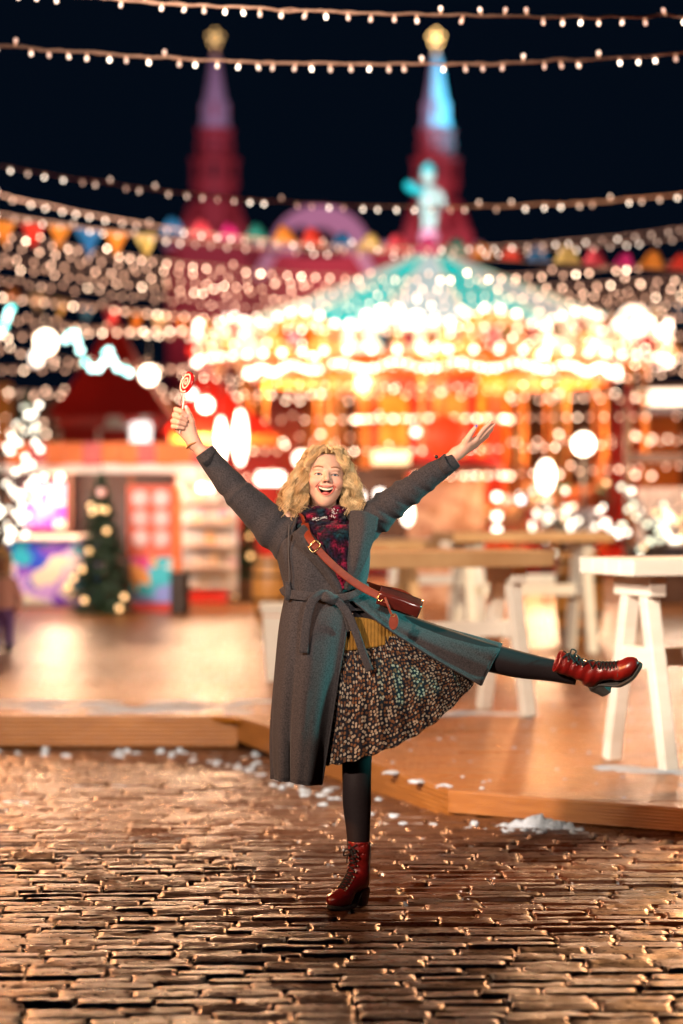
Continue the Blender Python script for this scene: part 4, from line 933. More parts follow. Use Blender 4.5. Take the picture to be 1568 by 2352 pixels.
def mixc(w, c):
    global C
    w = np.clip(w, 0, 1)[:, None]; C = C * (1 - w) + np.array(c) * w
front = y < -.03
mixc(.55 * np.exp(-(((ax - .038) / .02) ** 2 + ((z + .032) / .018) ** 2)) * front, (.66, .22, .16))
mixc(.35 * np.exp(-((x / .012) ** 2 + ((z + .022) / .012) ** 2)) * front, (.64, .25, .18))
el = np.sqrt((x / .0310) ** 2 + ((zz2 + .0615) / .0160) ** 2)
mixc((np.abs(el - 1) < .20) * front * (y < -.06) * 1.0, (.46, .13, .10))
mixc((el < .80) * (y > -.082) * front * 1.0, (.07, .010, .010))
bz = .0245 + .004 * np.cos((ax - .032) / .018 * 1.5) - .06 * np.clip(ax - .04, 0, 1)
mixc(.85 * ((np.abs(z - bz) < .0034) & (ax > .013) & (ax < .052)) * front, (.15, .07, .03))
lidd = (np.sqrt(((ax - .031) / .0150) ** 2 + ((z + .0005 + (ax - .031) ** 2 * 9) / .0058) ** 2))
mixc(.8 * ((lidd < 1.08) & (z > -.0035)) * front, (.07, .03, .02)); mixc(.35 * ((lidd < 1.1) & (z <= -.0035)) * front, (.3, .12, .08))
mixc(.6 * (((ax - .0062) / .004) ** 2 + ((z + .0305) / .0038) ** 2 < 1) * front, (.12, .03, .02))
RHn = np.array(RH)
body = MB()
def addcol(verts, faces, cols, mi):
    b = len(body.v); body.v.extend(map(tuple, verts.tolist())); body.f.extend([tuple(f) for f in (np.array(faces) + b).tolist()]); body.m.extend([mi] * len(faces)); body.col.extend(map(tuple, cols.tolist()))
addcol(hv @ RHn.T + np.array(H0), hf, C, 0)

# ---- hands (SDF, world space)
def chain(lst, rad):
    out = []; pts = [np.array(Q(*p)) for p in lst]
    for i in range(len(pts) - 1): out.append((pts[i], pts[i + 1], rad[i], rad[i + 1]))
    return out
def hand(groups, palm, lo, hi, nails, creases=()):
    def f(X, Y, Z):
        d = None
        for a, b, ra, rb in palm:
            e = sd_cap(X, Y, Z, a, b, ra, rb); d = e if d is None else smin(d, e, .012)
        for gset in groups:
            g_ = None
            for a, b, ra, rb in gset:
                e = sd_cap(X, Y, Z, a, b, ra, rb); g_ = e if g_ is None else smin(g_, e, .002)
            d = smin(d, g_, .0032)
        return d
    v, fs = surfnets(f, lo, hi, .0021)
    c = np.tile(np.array((.60, .34, .25)), (len(v), 1))
    for p_, r, col in nails:
        w = np.clip(1.6 - np.linalg.norm(v - np.array(Q(*p_)), axis=1) / r * 1.2, 0, 1)[:, None]; c = c * (1 - w) + np.array(col) * w
    addcol(v, fs, c, 0)
fist = [chain([(412, 950, .006), (404.5, 941, -.014), (417, 945, -.036), (428, 955, -.030)], [.0105, .0105, .0100, .0088]),
        chain([(408, 962, .006), (401, 954, -.014), (414, 959, -.041), (427, 966, -.032)], [.0105, .0108, .0102, .0090]),
        chain([(406, 974, .006), (397.5, 967.5, -.012), (410, 971, -.040), (424, 975, -.031)], [.0105, .0104, .0098, .0088]),
        chain([(407, 985, .006), (398, 980, -.008), (408, 981, -.034), (420, 983.5, -.028)], [.0100, .0096, .0090, .0080]),
        chain([(441, 990, -.006), (440, 968, -.018), (433.5, 950, -.026), (427, 934, -.026)], [.0165, .0130, .0105, .0076])]
palmL = chain([(474, 1050, 0), (446, 1018, 0)], [.026, .0235]) + chain([(446, 1018, 0), (421, 975, 0)], [.0235, .024]) + chain([(446, 1018, 0), (412, 985, 0)], [.021, .018]) + chain([(446, 1018, 0), (426, 962, 0)], [.021, .020]) + chain([(444, 1008, -.004), (436, 970, -.006)], [.019, .018])
hand(fist, palmL, np.array(Q(380, 1060, -.0)) + (0, -.07, 0), np.array(Q(500, 915, 0)) + (0, .06, 0), [((427, 934, -.034), .006, (.55, .42, .60)), ((429, 956, -.036), .006, (.75, .42, .38))])
opn = [chain([(1092, 1010, 0), (1099, 1000, -.008), (1112, 984, -.014), (1127, 970, -.016)], [.0100, .0098, .0088, .0068]),
       chain([(1095, 1014, .005), (1103, 1005, .002), (1119, 989, -.002), (1135.5, 974, -.004)], [.0100, .0098, .0088, .0068]),
       chain([(1096, 1018, .014), (1104, 1011, .014), (1118, 998, .012), (1130, 986, .012)], [.0098, .0094, .0084, .0066]),
       chain([(1092, 1024, .02), (1101, 1016, .024), (1112, 1008, .026), (1120.5, 1002, .026)], [.0092, .0084, .0074, .0062]),
       chain([(1062, 1030, -.006), (1073, 1009, -.022), (1084, 992, -.028), (1093.5, 979, -.028)], [.0160, .0125, .0100, .0074])]
palmR = chain([(1026, 1060, 0), (1048, 1042, 0)], [.0255, .0225]) + chain([(1048, 1042, 0), (1094, 1008, -.004)], [.0215, .0125]) + chain([(1048, 1042, 0), (1098, 1013, .012)], [.0205, .0125]) + chain([(1048, 1042, .0), (1093, 1022, .022)], [.0205, .0125]) + chain([(1050, 1040, -.004), (1075, 1018, -.012)], [.018, .0145])
hand(opn, palmR, np.array(Q(1010, 1075, 0)) + (0, -.06, 0), np.array(Q(1150, 958, 0)) + (0, .07, 0), [((1093.5, 978, -.034), .0055, (.03, .10, .5)), ((1097, 975, -.03), .003, (.03, .1, .5))])
# ---- trunk, arms under the coat, legs in tights
tb = MB()
tb.tube(QL([(748, 1165, .03), (748, 1200, .03), (745, 1270, .02), (742, 1370, .02), (790, 1440, .02), (805, 1475, .02)]), [.05, .10, .115, .10, .13, .12], 16, n=30, flat=.72, flatdir=(0, 1, 0))
tb.tube(QL([(680, 1215, .02), (590, 1165, .01), (545, 1120, 0), (474, 1048, 0)]), [.05, .045, .038, .026], 12, n=20); tb.tube(QL([(820, 1205, .02), (900, 1155, .01), (960, 1112, 0), (1026, 1060, 0)]), [.05, .042, .034, .0255], 12, n=20)
b0 = len(body.v); body.v += tb.v; body.f += [tuple(i + b0 for i in f) for f in tb.f]; body.m += [0] * len(tb.f); body.col += [(.6, .345, .25)] * len(tb.v)
lg = MB()
lg.tube(QL([(812, 1440, .03), (816, 1560, .02), (818, 1690, .0), (819, 1745, -.005), (819, 1800, -.008), (819.5, 1850, .004), (822, 1900, .006), (823, 1945, .004), (826, 2000, .0)]), [.095, .085, .064, .057, .0545, .0535, .0465, .0415, .037], 20, n=60)
lg.tube(QL([(815, 1430, .02), (900, 1452, .0), (1000, 1478, -.01), (1085, 1500, -.015), (1140, 1514, -.01), (1190, 1526, -.004), (1240, 1535, 0), (1280, 1542, 0), (1325, 1552, -.005)]), [.10, .085, .068, .057, .0535, .0510, .0450, .0412, .036], 20, n=60)
b0 = len(body.v); body.v += lg.v; body.f += [tuple(i + b0 for i in f) for f in lg.f]; body.m += [1] * len(lg.f); body.col += [(.02, .02, .02)] * len(lg.v)
bo_ = body.build('body', [M_skin, M_tights], woman, smooth=True, colattr=True)

# ---- eyes and teeth
M_eye = mat('eye_white', (.50, .46, .44), .12); M_iris = mat('iris_grey_blue', (.06, .10, .13), .1); M_pupil = mat('pupil', (.004, .004, .004), .05); M_teeth = mat('teeth', (.70, .60, .44), .25)
for s_ in (-1, 1):
    c = RH @ Vector((s_ * .031, -.0715, .0002)) + H0; m = MB(); m.sphere(c, .0128, 18, 12, mi=0)
    look = (RH @ Vector((0.02, -1, .02))).normalized(); rot = look.to_track_quat('Z', 'Y').to_matrix()
    m.lathe([(.0062, .0112), (.004, .0124), (.0005, .0127)], c=c, sides=14, mi=1, rot=rot); m.lathe([(.0028, .0128), (.0004, .0131)], c=c, sides=12, mi=2, rot=rot)
    m.build('eye', [M_eye, M_iris, M_pupil], woman, smooth=True)
m = MB()
for k in range(10):
    xx = (k - 4.5) * .0052; zz_ = -.0560 + 11 * xx * xx; yy_ = -.0800 + 11 * xx * xx; h_ = .0086 if abs(k - 4.5) < 2 else .0072
    m.box(RH @ Vector((xx, yy_, zz_)) + H0, (.0048, .004, h_), rot=RH)
bevel(m.build('teeth', M_teeth, woman), .001, 2)
m = MB(); m.sphere(RH @ Vector((0, -.070, -.0705)) + H0, .014, 12, 8, sc=(1.1, 1, .45)); m.build('tongue', mat('tongue', (.5, .12, .11), .35), woman, smooth=True)

# ---- hair
hr = random.Random(11); hm_ = MB()
HC2 = Vector((0, .012, .018)); RA = (.0765, .0965, .0850)
def scalp_ok(d): return d.z > -.45 and not (d.y < -.30 and d.z < .62 and abs(d.x) < .80) and not (d.y < -.1 and d.z < .30)
seg, ring = 40, 24
idx = {}; vs = []; fs = []
for i in range(ring + 1):
    for j in range(seg):
        a = math.pi * i / ring; b = 2 * math.pi * j / seg; d = Vector((math.sin(a) * math.cos(b), math.sin(a) * math.sin(b), math.cos(a)))
        k = 1.05 + .03 * mnoise.noise(d * 6); vs.append((HC2 + Vector((d.x * RA[0] * k, d.y * RA[1] * k, d.z * RA[2] * k)), d))
for i in range(ring):
    for j in range(seg):
        q_ = (i * seg + j, (i + 1) * seg + j, (i + 1) * seg + (j + 1) % seg, i * seg + (j + 1) % seg)
        if all(scalp_ok(vs[t_][1]) for t_ in q_): fs.append(q_)
hm_.add([RH @ p_[0] + H0 for p_ in vs], fs, 0, (.20, .105, .035))
# back mass so the head is covered from behind
hm_.tube([RH @ Vector(p_) + H0 for p_ in ((0, .05, .06), (0, .085, 0), (0, .095, -.07), (0, .085, -.15))], [.07, .085, .10, .06], 12, n=14, flat=.42, flatdir=(0, 1, 0), col=(.10, .05, .017))  # coloured dark to put shade into the recesses between curls
for s_ in (-1, 1):
    wx = 1.25 if s_ < 0 else .95
    hm_.tube([RH @ Vector(p_) + H0 for p_ in ((s_ * .068, .03, .03), (s_ * .078 * wx, .025, -.03), (s_ * .098 * wx, .02, -.09), (s_ * .09 * wx, .01, -.135))], [.015, .022, .036, .016], 10, n=12, col=(.11, .055, .018), disp=lambda t, th: .2 * np.sin(th * 3 + t * 14))  # side masses darkened the same way, shade put into their colour
nlock = 0; HS = []; HCL = []
while nlock < 150:
    d = Vector((hr.gauss(0, 1), hr.gauss(0, 1), hr.gauss(0, 1))).normalized()
    if not scalp_ok(d) or d.z < -.1: continue
    nlock += 1; s_ = 1 if d.x + hr.gauss(0, .12) > .05 else -1; wide = 1.0 if s_ < 0 else .76
    root = HC2 + Vector((d.x * RA[0], d.y * RA[1], d.z * RA[2])) * 1.02
    r1, r2, r3 = hr.random(), hr.random(), hr.random()
    fy = max(-.062, min(.085, root.y * .85 + hr.gauss(-.012, .02)))
    out = .080 + .078 * r1 * wide; endz = -.105 - .062 * r2 - (.012 if s_ < 0 else 0)
    p1 = root + Vector((s_ * .012, d.y * .012, .012 + .012 * r3)); p1.z = min(p1.z, .105 + .007 * hr.random())
    eyew = (.092 + .030 * r1) if s_ < 0 else (.084 + .022 * r1)
    p2 = Vector((s_ * max(.070, min(eyew, abs(root.x) * .5 + out * .45)), (root.y + fy) / 2, min(root.z, .055) * .45 + .014 - .02 * r3))
    p3 = Vector((s_ * out * .93, fy, -.052 - .03 * r2)); p4 = Vector((s_ * (out * (.82 + .22 * r3)), fy * .9 - .008, endz))
    if out > .14: p4.z *= .88
    NP_ = 44; base = catmull([root, p1, p2, p3, p4], NP_); amp = hr.uniform(.009, .0175); waves = hr.uniform(4.2, 6.8); ph = hr.uniform(0, 6.28); hand_ = hr.choice((1, -1))
    tone = hr.uniform(0, 1); colr = np.array((.36, .19, .06)) * (1 - tone) + np.array((.88, .66, .36)) * tone
    NS = 26; t_ = np.linspace(0, 1, NP_)
    jit = NPR.normal(0, 1, (NS, 3)) * np.array((.0060, .0060, .005)); am = amp * NPR.uniform(.6, 1.3, NS); pj = ph + NPR.normal(0, .45, NS); en = NPR.uniform(.80, 1.0, NS)
    tt_ = t_[None, :] * en[:, None]; bi = tt_ * (NP_ - 1); b0_ = np.clip(bi.astype(int), 0, NP_ - 2); fb = (bi - b0_)[..., None]
    bp_ = base[b0_] * (1 - fb) + base[b0_ + 1] * fb
    w = np.clip((tt_ - .15) / .4, 0, 1) * am[:, None]; th = pj[:, None] + hand_ * 2 * math.pi * waves * tt_ ** .9
    pts = bp_ + jit[:, None, :] * (.25 + tt_)[..., None] + np.stack([np.cos(th) * w, np.sin(th) * w, np.sin(th + 1.2) * w * .55], -1)
    HS.append(pts @ RHn.T + np.array(H0)); HCL.append(np.clip(colr[None, :] * NPR.uniform(.7, 1.25, (NS, 1)), 0, 1))
HS = np.concatenate(HS); HCL = np.concatenate(HCL); S_, NP_ = HS.shape[:2]
tan_ = np.gradient(HS, axis=1); tan_ /= np.linalg.norm(tan_, axis=2, keepdims=True) + 1e-9
a_ = np.cross(tan_, np.array((.31, .9, .3))); a_ /= np.linalg.norm(a_, axis=2, keepdims=True) + 1e-9; b_ = np.cross(tan_, a_)
rad_ = np.linspace(.00105, .0006, NP_)[None, :, None]
HV = np.stack([HS + rad_ * (math.cos(k * 2.0944) * a_ + math.sin(k * 2.0944) * b_) for k in range(3)], 2)      # strand, point, side
ii = (np.arange(S_)[:, None, None] * NP_ + np.arange(NP_ - 1)[None, :, None]) * 3 + np.arange(3)[None, None, :]; jj = (np.arange(S_)[:, None, None] * NP_ + np.arange(NP_ - 1)[None, :, None]) * 3 + ((np.arange(3) + 1) % 3)[None, None, :]
HF = np.stack([ii, jj, jj + 3, ii + 3], -1).reshape(-1, 4) + len(hm_.v)
hm_.v.extend(HV.reshape(-1, 3).tolist()); hm_.f.extend(HF.tolist()); hm_.m.extend([0] * len(HF)); hm_.col.extend(np.repeat(HCL, NP_ * 3, axis=0).tolist())
for k in range(200):     # flyaways
    a = hr.uniform(0, math.pi); p0 = HC2 + Vector((math.cos(a) * RA[0] * 1.05, hr.uniform(-.03, .05), abs(math.sin(a)) * RA[2] * 1.02)); dr = Vector((math.cos(a) + hr.gauss(0, .4), hr.gauss(0, .3), math.sin(a) * .8 + hr.gauss(0, .3))).normalized()
    L_ = hr.uniform(.015, .04); p1 = p0 + dr * L_ * .6; p2 = p0 + dr * L_ + Vector((hr.gauss(0, .012), 0, hr.gauss(-.006, .01))); hm_.tube([RH @ p_ + H0 for p_ in (p0, p1, p2)], [.0007, .0006, .0004], 3, n=8, cap=False, col=(.6, .38, .15))
M_hair = mat('curly_blonde_hair', attr='Col', rough=.33, spec=.7)
hair = hm_.build('hair', M_hair, woman, smooth=True, colattr=True)

# ---- scarf
def weave(name):
    m = mat(name, (.01, .016, .028), .85, bump=.6, bscale=140, sheen=.05, spec=.12); nt = m.node_tree; N = nt.nodes; L = nt.links; b = N['Principled BSDF']
    tc = N.new('ShaderNodeTexCoord'); n1 = N.new('ShaderNodeTexNoise'); n1.inputs['Scale'].default_value = 17; n1.inputs['Detail'].default_value = 1.5; L.new(tc.outputs['Object'], n1.inputs['Vector'])
    n2 = N.new('ShaderNodeTexNoise'); n2.inputs['Scale'].default_value = 120; L.new(tc.outputs['Object'], n2.inputs['Vector'])
    cr = N.new('ShaderNodeValToRGB'); e = cr.color_ramp.elements; e[0].position = .42; e[0].color = (.003, .008, .018, 1); e[1].position = .66; e[1].color = (.15, .006, .026, 1)
    e.new(.52).color = (.025, .003, .014, 1); e.new(.30).color = (.003, .022, .032, 1)
    L.new(n1.outputs['Fac'], cr.inputs['Fac']); mx = N.new('ShaderNodeMix'); mx.data_type = 'RGBA'; mx.blend_type = 'MULTIPLY'; mx.inputs['Factor'].default_value = .85; L.new(cr.outputs['Color'], mx.inputs['A'])
    c2 = N.new('ShaderNodeValToRGB'); c2.color_ramp.elements[0].position = .38; c2.color_ramp.elements[0].color = (.12, .12, .14, 1); c2.color_ramp.elements[1].position = .60; c2.color_ramp.elements[1].color = (1.5, 1.4, 1.4, 1); L.new(n2.outputs['Fac'], c2.inputs['Fac']); L.new(c2.outputs['Color'], mx.inputs['B'])
    L.new(mx.outputs['Result'], b.inputs['Base Color']); return m
M_scarf = weave('scarf_weave'); M_spark = mat('scarf_silver_thread', (.75, .78, .8), .3, metal=.6)
CS = np.array(Q(742, 1185, .010))
def scarf_sdf(X, Y, Z):
    x, y, z = X - CS[0], Y - CS[1], Z - CS[2]
    def ring(cz, a, b, r, sl, cy=0):
        yy_ = y - cy; rr = np.sqrt((x / a) ** 2 + (yy_ / b) ** 2); zz_ = z - cz - sl * yy_ * 1.0; k = (rr - 1) * (a + b) / 2
        an = np.arctan2(yy_, x); w = .0045 * np.sin(an * 5 + z * 140) + .003 * np.sin(an * 11 - z * 260)
        return np.sqrt(k * k + (zz_ * .8) ** 2) - r - w
    d = ring(.008, .072, .066, .026, .10); d = smin(d, ring(-.032, .084, .084, .028, .22, -.01), .008)
    d = smin(d, ring(-.066, .074, .09, .024, .32, -.03), .008)
    f = sd_ell(x, y, z, (.022, -.135, -.088), (.045, .03, .045)) - .0035 * np.sin(x * 210 + z * 120); return smin(d, f, .012)
sv, sf = surfnets(scarf_sdf, CS + np.array((-.15, -.19, -.16)), CS + np.array((.15, .13, .06)), .0042)
m = MB(); m.add(sv, sf); scarf = m.build('scarf', M_scarf, woman, smooth=True)
g_ = sheet([QL([(726, 1212, -.10), (752, 1208, -.11), (778, 1208, -.10), (800, 1206, -.08)]), QL([(730, 1235, -.135), (752, 1236, -.155), (778, 1234, -.145), (801, 1228, -.12)]), QL([(742, 1268, -.138), (762, 1266, -.155), (782, 1264, -.148), (802, 1260, -.125)]), QL([(762, 1310, -.135), (776, 1310, -.148), (788, 1310, -.146), (800, 1308, -.13)]), QL([(782, 1350, -.125), (787, 1352, -.13), (792, 1352, -.13), (797, 1350, -.125)])], 30, 22)
g_[:, :, 1] += .005 * np.sin(np.linspace(0, 14, 22))[None, :] + .003 * np.sin(np.linspace(0, 22, 30))[:, None]
m = MB(); m.grid(g_); solid(m.build('scarf_end', M_scarf, scarf, smooth=True), .008)
m = MB(); rr = random.Random(4)
for k in range(70):
    if k < 40: p_ = Q(rr.uniform(717, 742) , 0, 0); u_ = rr.uniform(716, 750); v_ = 1193 - (u_ - 716) * .14 + rr.gauss(0, 2.2); 
    else: u_ = rr.gauss(766, 5); v_ = rr.uniform(1168, 1190)
    m.sphere(Q(u_, v_, -.112 - .0 if k < 40 else -.098), rr.uniform(.0012, .0024), 6, 4)
m.build('silver_thread', M_spark, scarf)

# ---- coat
coat = empty('coat', (0, 0, 0)); coat.parent = woman; coat.location = -woman.location
def folds(k, a, skew=0, ph=0): return lambda t, th: a * np.sin(k * t * 6.283 + skew * np.sin(th + ph)) * (.5 + .5 * np.cos(th - 1.2)) + .012 * np.sin(th * 3 + t * 9)
cparts = MB()
rings = []
for v, uL, uR, hd, cy in ((1163, 700, 796, .05, .065), (1172, 682, 812, .062, .06), (1188, 656, 836, .078, .05), (1212, 640, 848, .100, .03), (1260, 634, 849, .128, .0), (1310, 644, 846, .128, -.005), (1345, 652, 839, .118, -.01), (1378, 655, 834, .115, -.008), (1400, 650, 850, .115, 0)):
    c = Q((uL + uR) / 2, v, cy); hw = (uR - uL) / 2 * PX; ring_ = []
    for k in range(16):
        a = 2 * math.pi * k / 16; ca, sa = math.cos(a), math.sin(a); e = 2 / 2.35
        ring_.append((c.x + hw * math.copysign(abs(ca) ** e, ca), c.y + hd * math.copysign(abs(sa) ** e, sa), c.z))
    rings.append(ring_)
g_ = sheet(rings, 50, 72, closed=True)
an = np.linspace(0, 2 * math.pi, 72, endpoint=False)
for i in range(50):
    t_ = i / 49; am = .004 + .006 * max(0, (t_ - .6))
    g_[i, :, 1] += am * np.sin(an * 9 + t_ * 5) ; g_[i, :, 0] += .003 * np.sin(an * 7 - t_ * 8)
m = MB(); m.grid(g_, closed_u=True); m.build('bodice', M_wool, coat, smooth=True)
def sleeve(name, path, rad, disp, cuff):
    m = MB(); m.tube(QL(path), rad, 28, n=90, cap=False, disp=disp); o = m.build(name, M_wool, coat, smooth=True); solid(o, .006); return o
def fl(t, th): return .05 * np.sin(t * 40 + 2 * np.sin(th)) * np.exp(-((t - .42) / .13) ** 2) + .03 * np.sin(th * 2 + t * 7) + .075 * np.sin(t * 48 + 1.5 * np.sin(th + 1)) * np.clip((t - .6) * 3, 0, 1) - .06 * np.exp(-((t - .40) / .015) ** 2) * np.clip(np.cos(th - 2.6), 0, 1)
def fr(t, th): return (.10 * np.sin(t * 47 + 1.6 * np.sin(th + .6)) + .05 * np.sin(t * 91 + 2 * np.sin(th * 1 + 2))) * np.clip((t - .26) * 4, 0, 1) * (.45 + .55 * np.cos(th - 1.0) ** 2) + .025 * np.sin(th * 2 + t * 6)
sl = sleeve('sleeve', [(469, 1037, 0), (484, 1058, 0), (508, 1088, 0), (540, 1126, .0), (556, 1142, .0), (592, 1176, .01), (632, 1216, .015), (672, 1244, .02)], [.040, .0415, .0465, .0545, .060, .069, .080, .085], fl, 0)
sr = sleeve('sleeve', [(1045, 1055, 0), (1025, 1069, 0), (995, 1088, 0), (955, 1117, .0), (905, 1152, .01), (862, 1186, .015), (815, 1218, .02)], [.0325, .037, .0435, .051, .060, .069, .076], fr, 0)
m = MB(); m.tube(QL([(468, 1035.5, 0), (476, 1046, 0), (489, 1063, 0)]), [.0355, .0365, .036], 24, n=8, cap=False); m.build('lining', M_lining, sl, smooth=True)
m = MB(); m.tube(QL([(1046.5, 1054, 0), (1036, 1061, 0), (1020, 1072, 0)]), [.0285, .031, .03], 24, n=8, cap=False); m.build('lining', M_lining, sr, smooth=True)
# cuff straps with button
m = MB(); m.tube(QL([(1018, 1049, .03), (1012, 1052, -.02), (1019, 1070, -.049), (1033, 1085, -.036)]), .019, 10, n=16, flat=.16, flatdir=None); so = m.build('cuff_strap', M_wool, sr, smooth=True)
m = MB(); m.sphere(Q(1002, 1049, -.036), .0075, 12, 8, sc=(1, .6, 1)); m.build('button', mat('horn_button', (.02, .012, .01), .2), sr, smooth=True)
m = MB(); m.tube(QL([(497, 1038, .025), (494, 1044, -.02), (482, 1060, -.046), (468, 1068, -.040)]), .018, 10, n=16, flat=.16); m.build('cuff_strap', M_wool, sl, smooth=True)
# skirt of the coat: one sheet from the left front edge round the back to the flap over the raised leg
cols_ = [
 [(800, 1374, -.122), (794, 1450, -.14), (776, 1560, -.15), (758, 1680, -.15), (738, 1803, -.14)],
 [(735, 1374, -.130), (722, 1450, -.165), (706, 1570, -.185), (694, 1690, -.19), (686, 1799, -.19)],
 [(680, 1372, -.09), (662, 1450, -.12), (650, 1570, -.14), (644, 1690, -.14), (646, 1791, -.14)],
 [(655, 1370, 0), (639, 1450, 0), (628, 1580, 0), (622, 1690, 0), (626, 1787, 0)],
 [(682, 1370, .09), (670, 1450, .12), (655, 1570, .15), (648, 1680, .15), (652, 1782, .15)],
 [(745, 1370, .11), (748, 1450, .16), (735, 1560, .19), (718, 1660, .20), (700, 1765, .20)],
 [(815, 1368, .07), (850, 1445, .14), (865, 1530, .18), (860, 1610, .2), (840, 1690, .2)],
 [(838, 1358, .03), (895, 1425, .09), (960, 1475, .12), (1010, 1530, .13), (1040, 1580, .13)],
 [(842, 1352, -.03), (915, 1402, .0), (1000, 1436, .02), (1080, 1461, .02), (1146, 1482, .015)],
 [(836, 1362, -.09), (905, 1422, -.085), (985, 1460, -.08), (1060, 1488, -.075), (1134, 1512, -.065)],
 [(806, 1376, -.124), (880, 1436, -.125), (958, 1488, -.115), (1030, 1531, -.10), (1105, 1573, -.085)]]
g_ = sheet([QL(c) for c in cols_], 110, 44)      # (around, down)
ar = np.linspace(0, 10, 110)[:, None]; dn = np.linspace(0, 1, 44)[None, :]
wv = dn * (.015 * np.sin(ar * 4.6 + 1.5 * dn) + .008 * np.sin(ar * 9.1 + .5))
g_[:, :, 1] += wv * np.where(ar < 7.6, 1, .6); g_[:, :, 0] += .6 * wv * (np.abs(ar - 3) < 1.5)
m = MB(); m.grid(g_); o = m.build('coat_skirt', M_wool, coat, smooth=True); solid(o, .007, 0)
def edge(idx_, rad=.0045):
    m = MB(); m.tube(g_[idx_, :, :] if idx_ in (0, -1) else g_[:, -1, :], rad, 6); m.build('hem_edge', M_wool, coat, smooth=True)
edge(0); edge(-1); edge(5)
# lapels
def lapel(rows, name='lapel'):
    g = sheet([QL(r) for r in rows], 36, 16); m = MB(); m.grid(g); o = m.build(name, M_wool, coat, smooth=True); solid(o, .007, 0)
    for e in (g[:, 0], g[:, -1], g[0]): q_ = MB(); q_.tube(e, .0042, 6); q_.build('lapel_edge', M_wool, o, smooth=True)
lapel([[(806, 1175, -.075), (834, 1176, -.105), (866, 1189, -.085)], [(804, 1203, -.115), (834, 1207, -.15), (863, 1214, -.125)], [(803, 1245, -.140), (826, 1252, -.168), (849, 1260, -.142)], [(799, 1292, -.145), (815, 1299, -.163), (831, 1304, -.148)], [(788, 1352, -.134), (794, 1354, -.14), (800, 1356, -.136)]])
lapel([[(672, 1226, -.118), (684, 1218, -.14), (697, 1207, -.125)], [(688, 1252, -.137), (704, 1246, -.160), (722, 1236, -.142)], [(705, 1274, -.143), (724, 1270, -.166), (744, 1262, -.148)], [(742, 1316, -.141), (756, 1312, -.158), (771, 1305, -.146)], [(778, 1366, -.132), (783, 1362, -.14), (788, 1354, -.134)]])
# collar behind the hair
m = MB(); g2 = sheet([QL([(676, 1200, -.07), (690, 1170, .03), (748, 1160, .11), (806, 1168, .03), (812, 1182, -.08)]), QL([(668, 1222, -.10), (672, 1190, .04), (748, 1176, .135), (826, 1186, .04), (830, 1196, -.10)])], 8, 30); m.grid(g2); solid(m.build('collar', M_wool, coat, smooth=True), .008)
# seams and belt
for pts_ in ([(664, 1205, -.085), (662, 1260, -.106), (664, 1310, -.108), (664, 1345, -.095)],):
    m = MB(); m.tube(QL(pts_), .0025, 6, n=24); m.build('seam', mat('seam_wool', (.05, .045, .045), .95), coat, smooth=True)  # thin seam cord in its own plain grey
def ribbon(par, name, pts, w, th, n=40, m_=None, face=None, sides=12):
    m = MB(); m.tube(QL(pts), w / 2, sides, n=n, flat=th / w, flatdir=face or (0, -1, 0), sq=.4); return m.build(name, m_ or M_wool, par, smooth=True)
belt = ribbon(coat, 'belt', [(650, 1350, .02), (656, 1360, -.055), (672, 1366, -.105), (705, 1370, -.130), (745, 1374, -.138), (786, 1374, -.140), (815, 1366, -.128), (836, 1356, -.085), (846, 1350, .0)], .034, .009)
ribbon(coat, 'belt_loop', [(661, 1336, -.085), (661, 1350, -.098), (661, 1366, -.102), (661, 1378, -.092)], .020, .007, 16)
m = MB(); m.tube(QL([(738, 1366, -.150), (750, 1372, -.162), (764, 1376, -.160), (774, 1380, -.150)]), [.016, .022, .021, .014], 14, n=16, disp=lambda t, th: .12 * np.sin(th * 3 + t * 8)); m.build('belt_knot', M_wool, coat, smooth=True)
ribbon(coat, 'belt_tail', [(752, 1366, -.155), (734, 1366, -.172), (717, 1380, -.182), (707, 1410, -.186), (701, 1450, -.190), (697, 1500, -.195)], .034, .008, 50)
ribbon(coat, 'belt_tail', [(756, 1374, -.16), (778, 1384, -.166), (800, 1412, -.170), (816, 1450, -.174), (832, 1495, -.176), (849, 1541, -.178)], .029, .008, 50)
ribbon(coat, 'belt_tail', [(764, 1378, -.158), (784, 1395, -.160), (796, 1420, -.158), (803, 1450, -.15)], .020, .007, 24)
ribbon(coat, 'belt_tail', [(770, 1374, -.158), (800, 1370, -.156), (826, 1358, -.142), (836, 1352, -.12)], .026, .008, 24)

# ---- sweater hem and dress
M_yel = mat('mustard_rib_knit', (.15, .07, .004), .9, col2=(.21, .10, .008), vscale=40, bump=.3, bscale=200)
ringA = [(782, 1425, -.08), (800, 1418, -.105), (840, 1420, -.11), (880, 1432, -.10), (915, 1445, -.06), (920, 1445, .03), (880, 1435, .09), (830, 1425, .10), (790, 1425, .05)]
ringB = [(776, 1490, -.10), (800, 1494, -.122), (840, 1490, -.13), (880, 1482, -.115), (918, 1470, -.07), (925, 1468, .03), (880, 1478, .1), (830, 1485, .11), (784, 1488, .05)]
g2 = sheet([QL(ringA), QL(ringB)], 14, 180, closed=True)
nrm = np.zeros_like(g2); cxy = g2.mean(axis=1, keepdims=True); nrm[:, :, :2] = (g2 - cxy)[:, :, :2]; nrm /= np.linalg.norm(nrm, axis=2, keepdims=True) + 1e-9
g2 += nrm * (.0018 * np.sign(np.sin(np.arange(180) * math.pi / 2 + .5)))[None, :, None]
m = MB(); m.grid(g2, closed_u=True); solid(m.build('sweater_hem', M_yel, woman, smooth=True), .004)
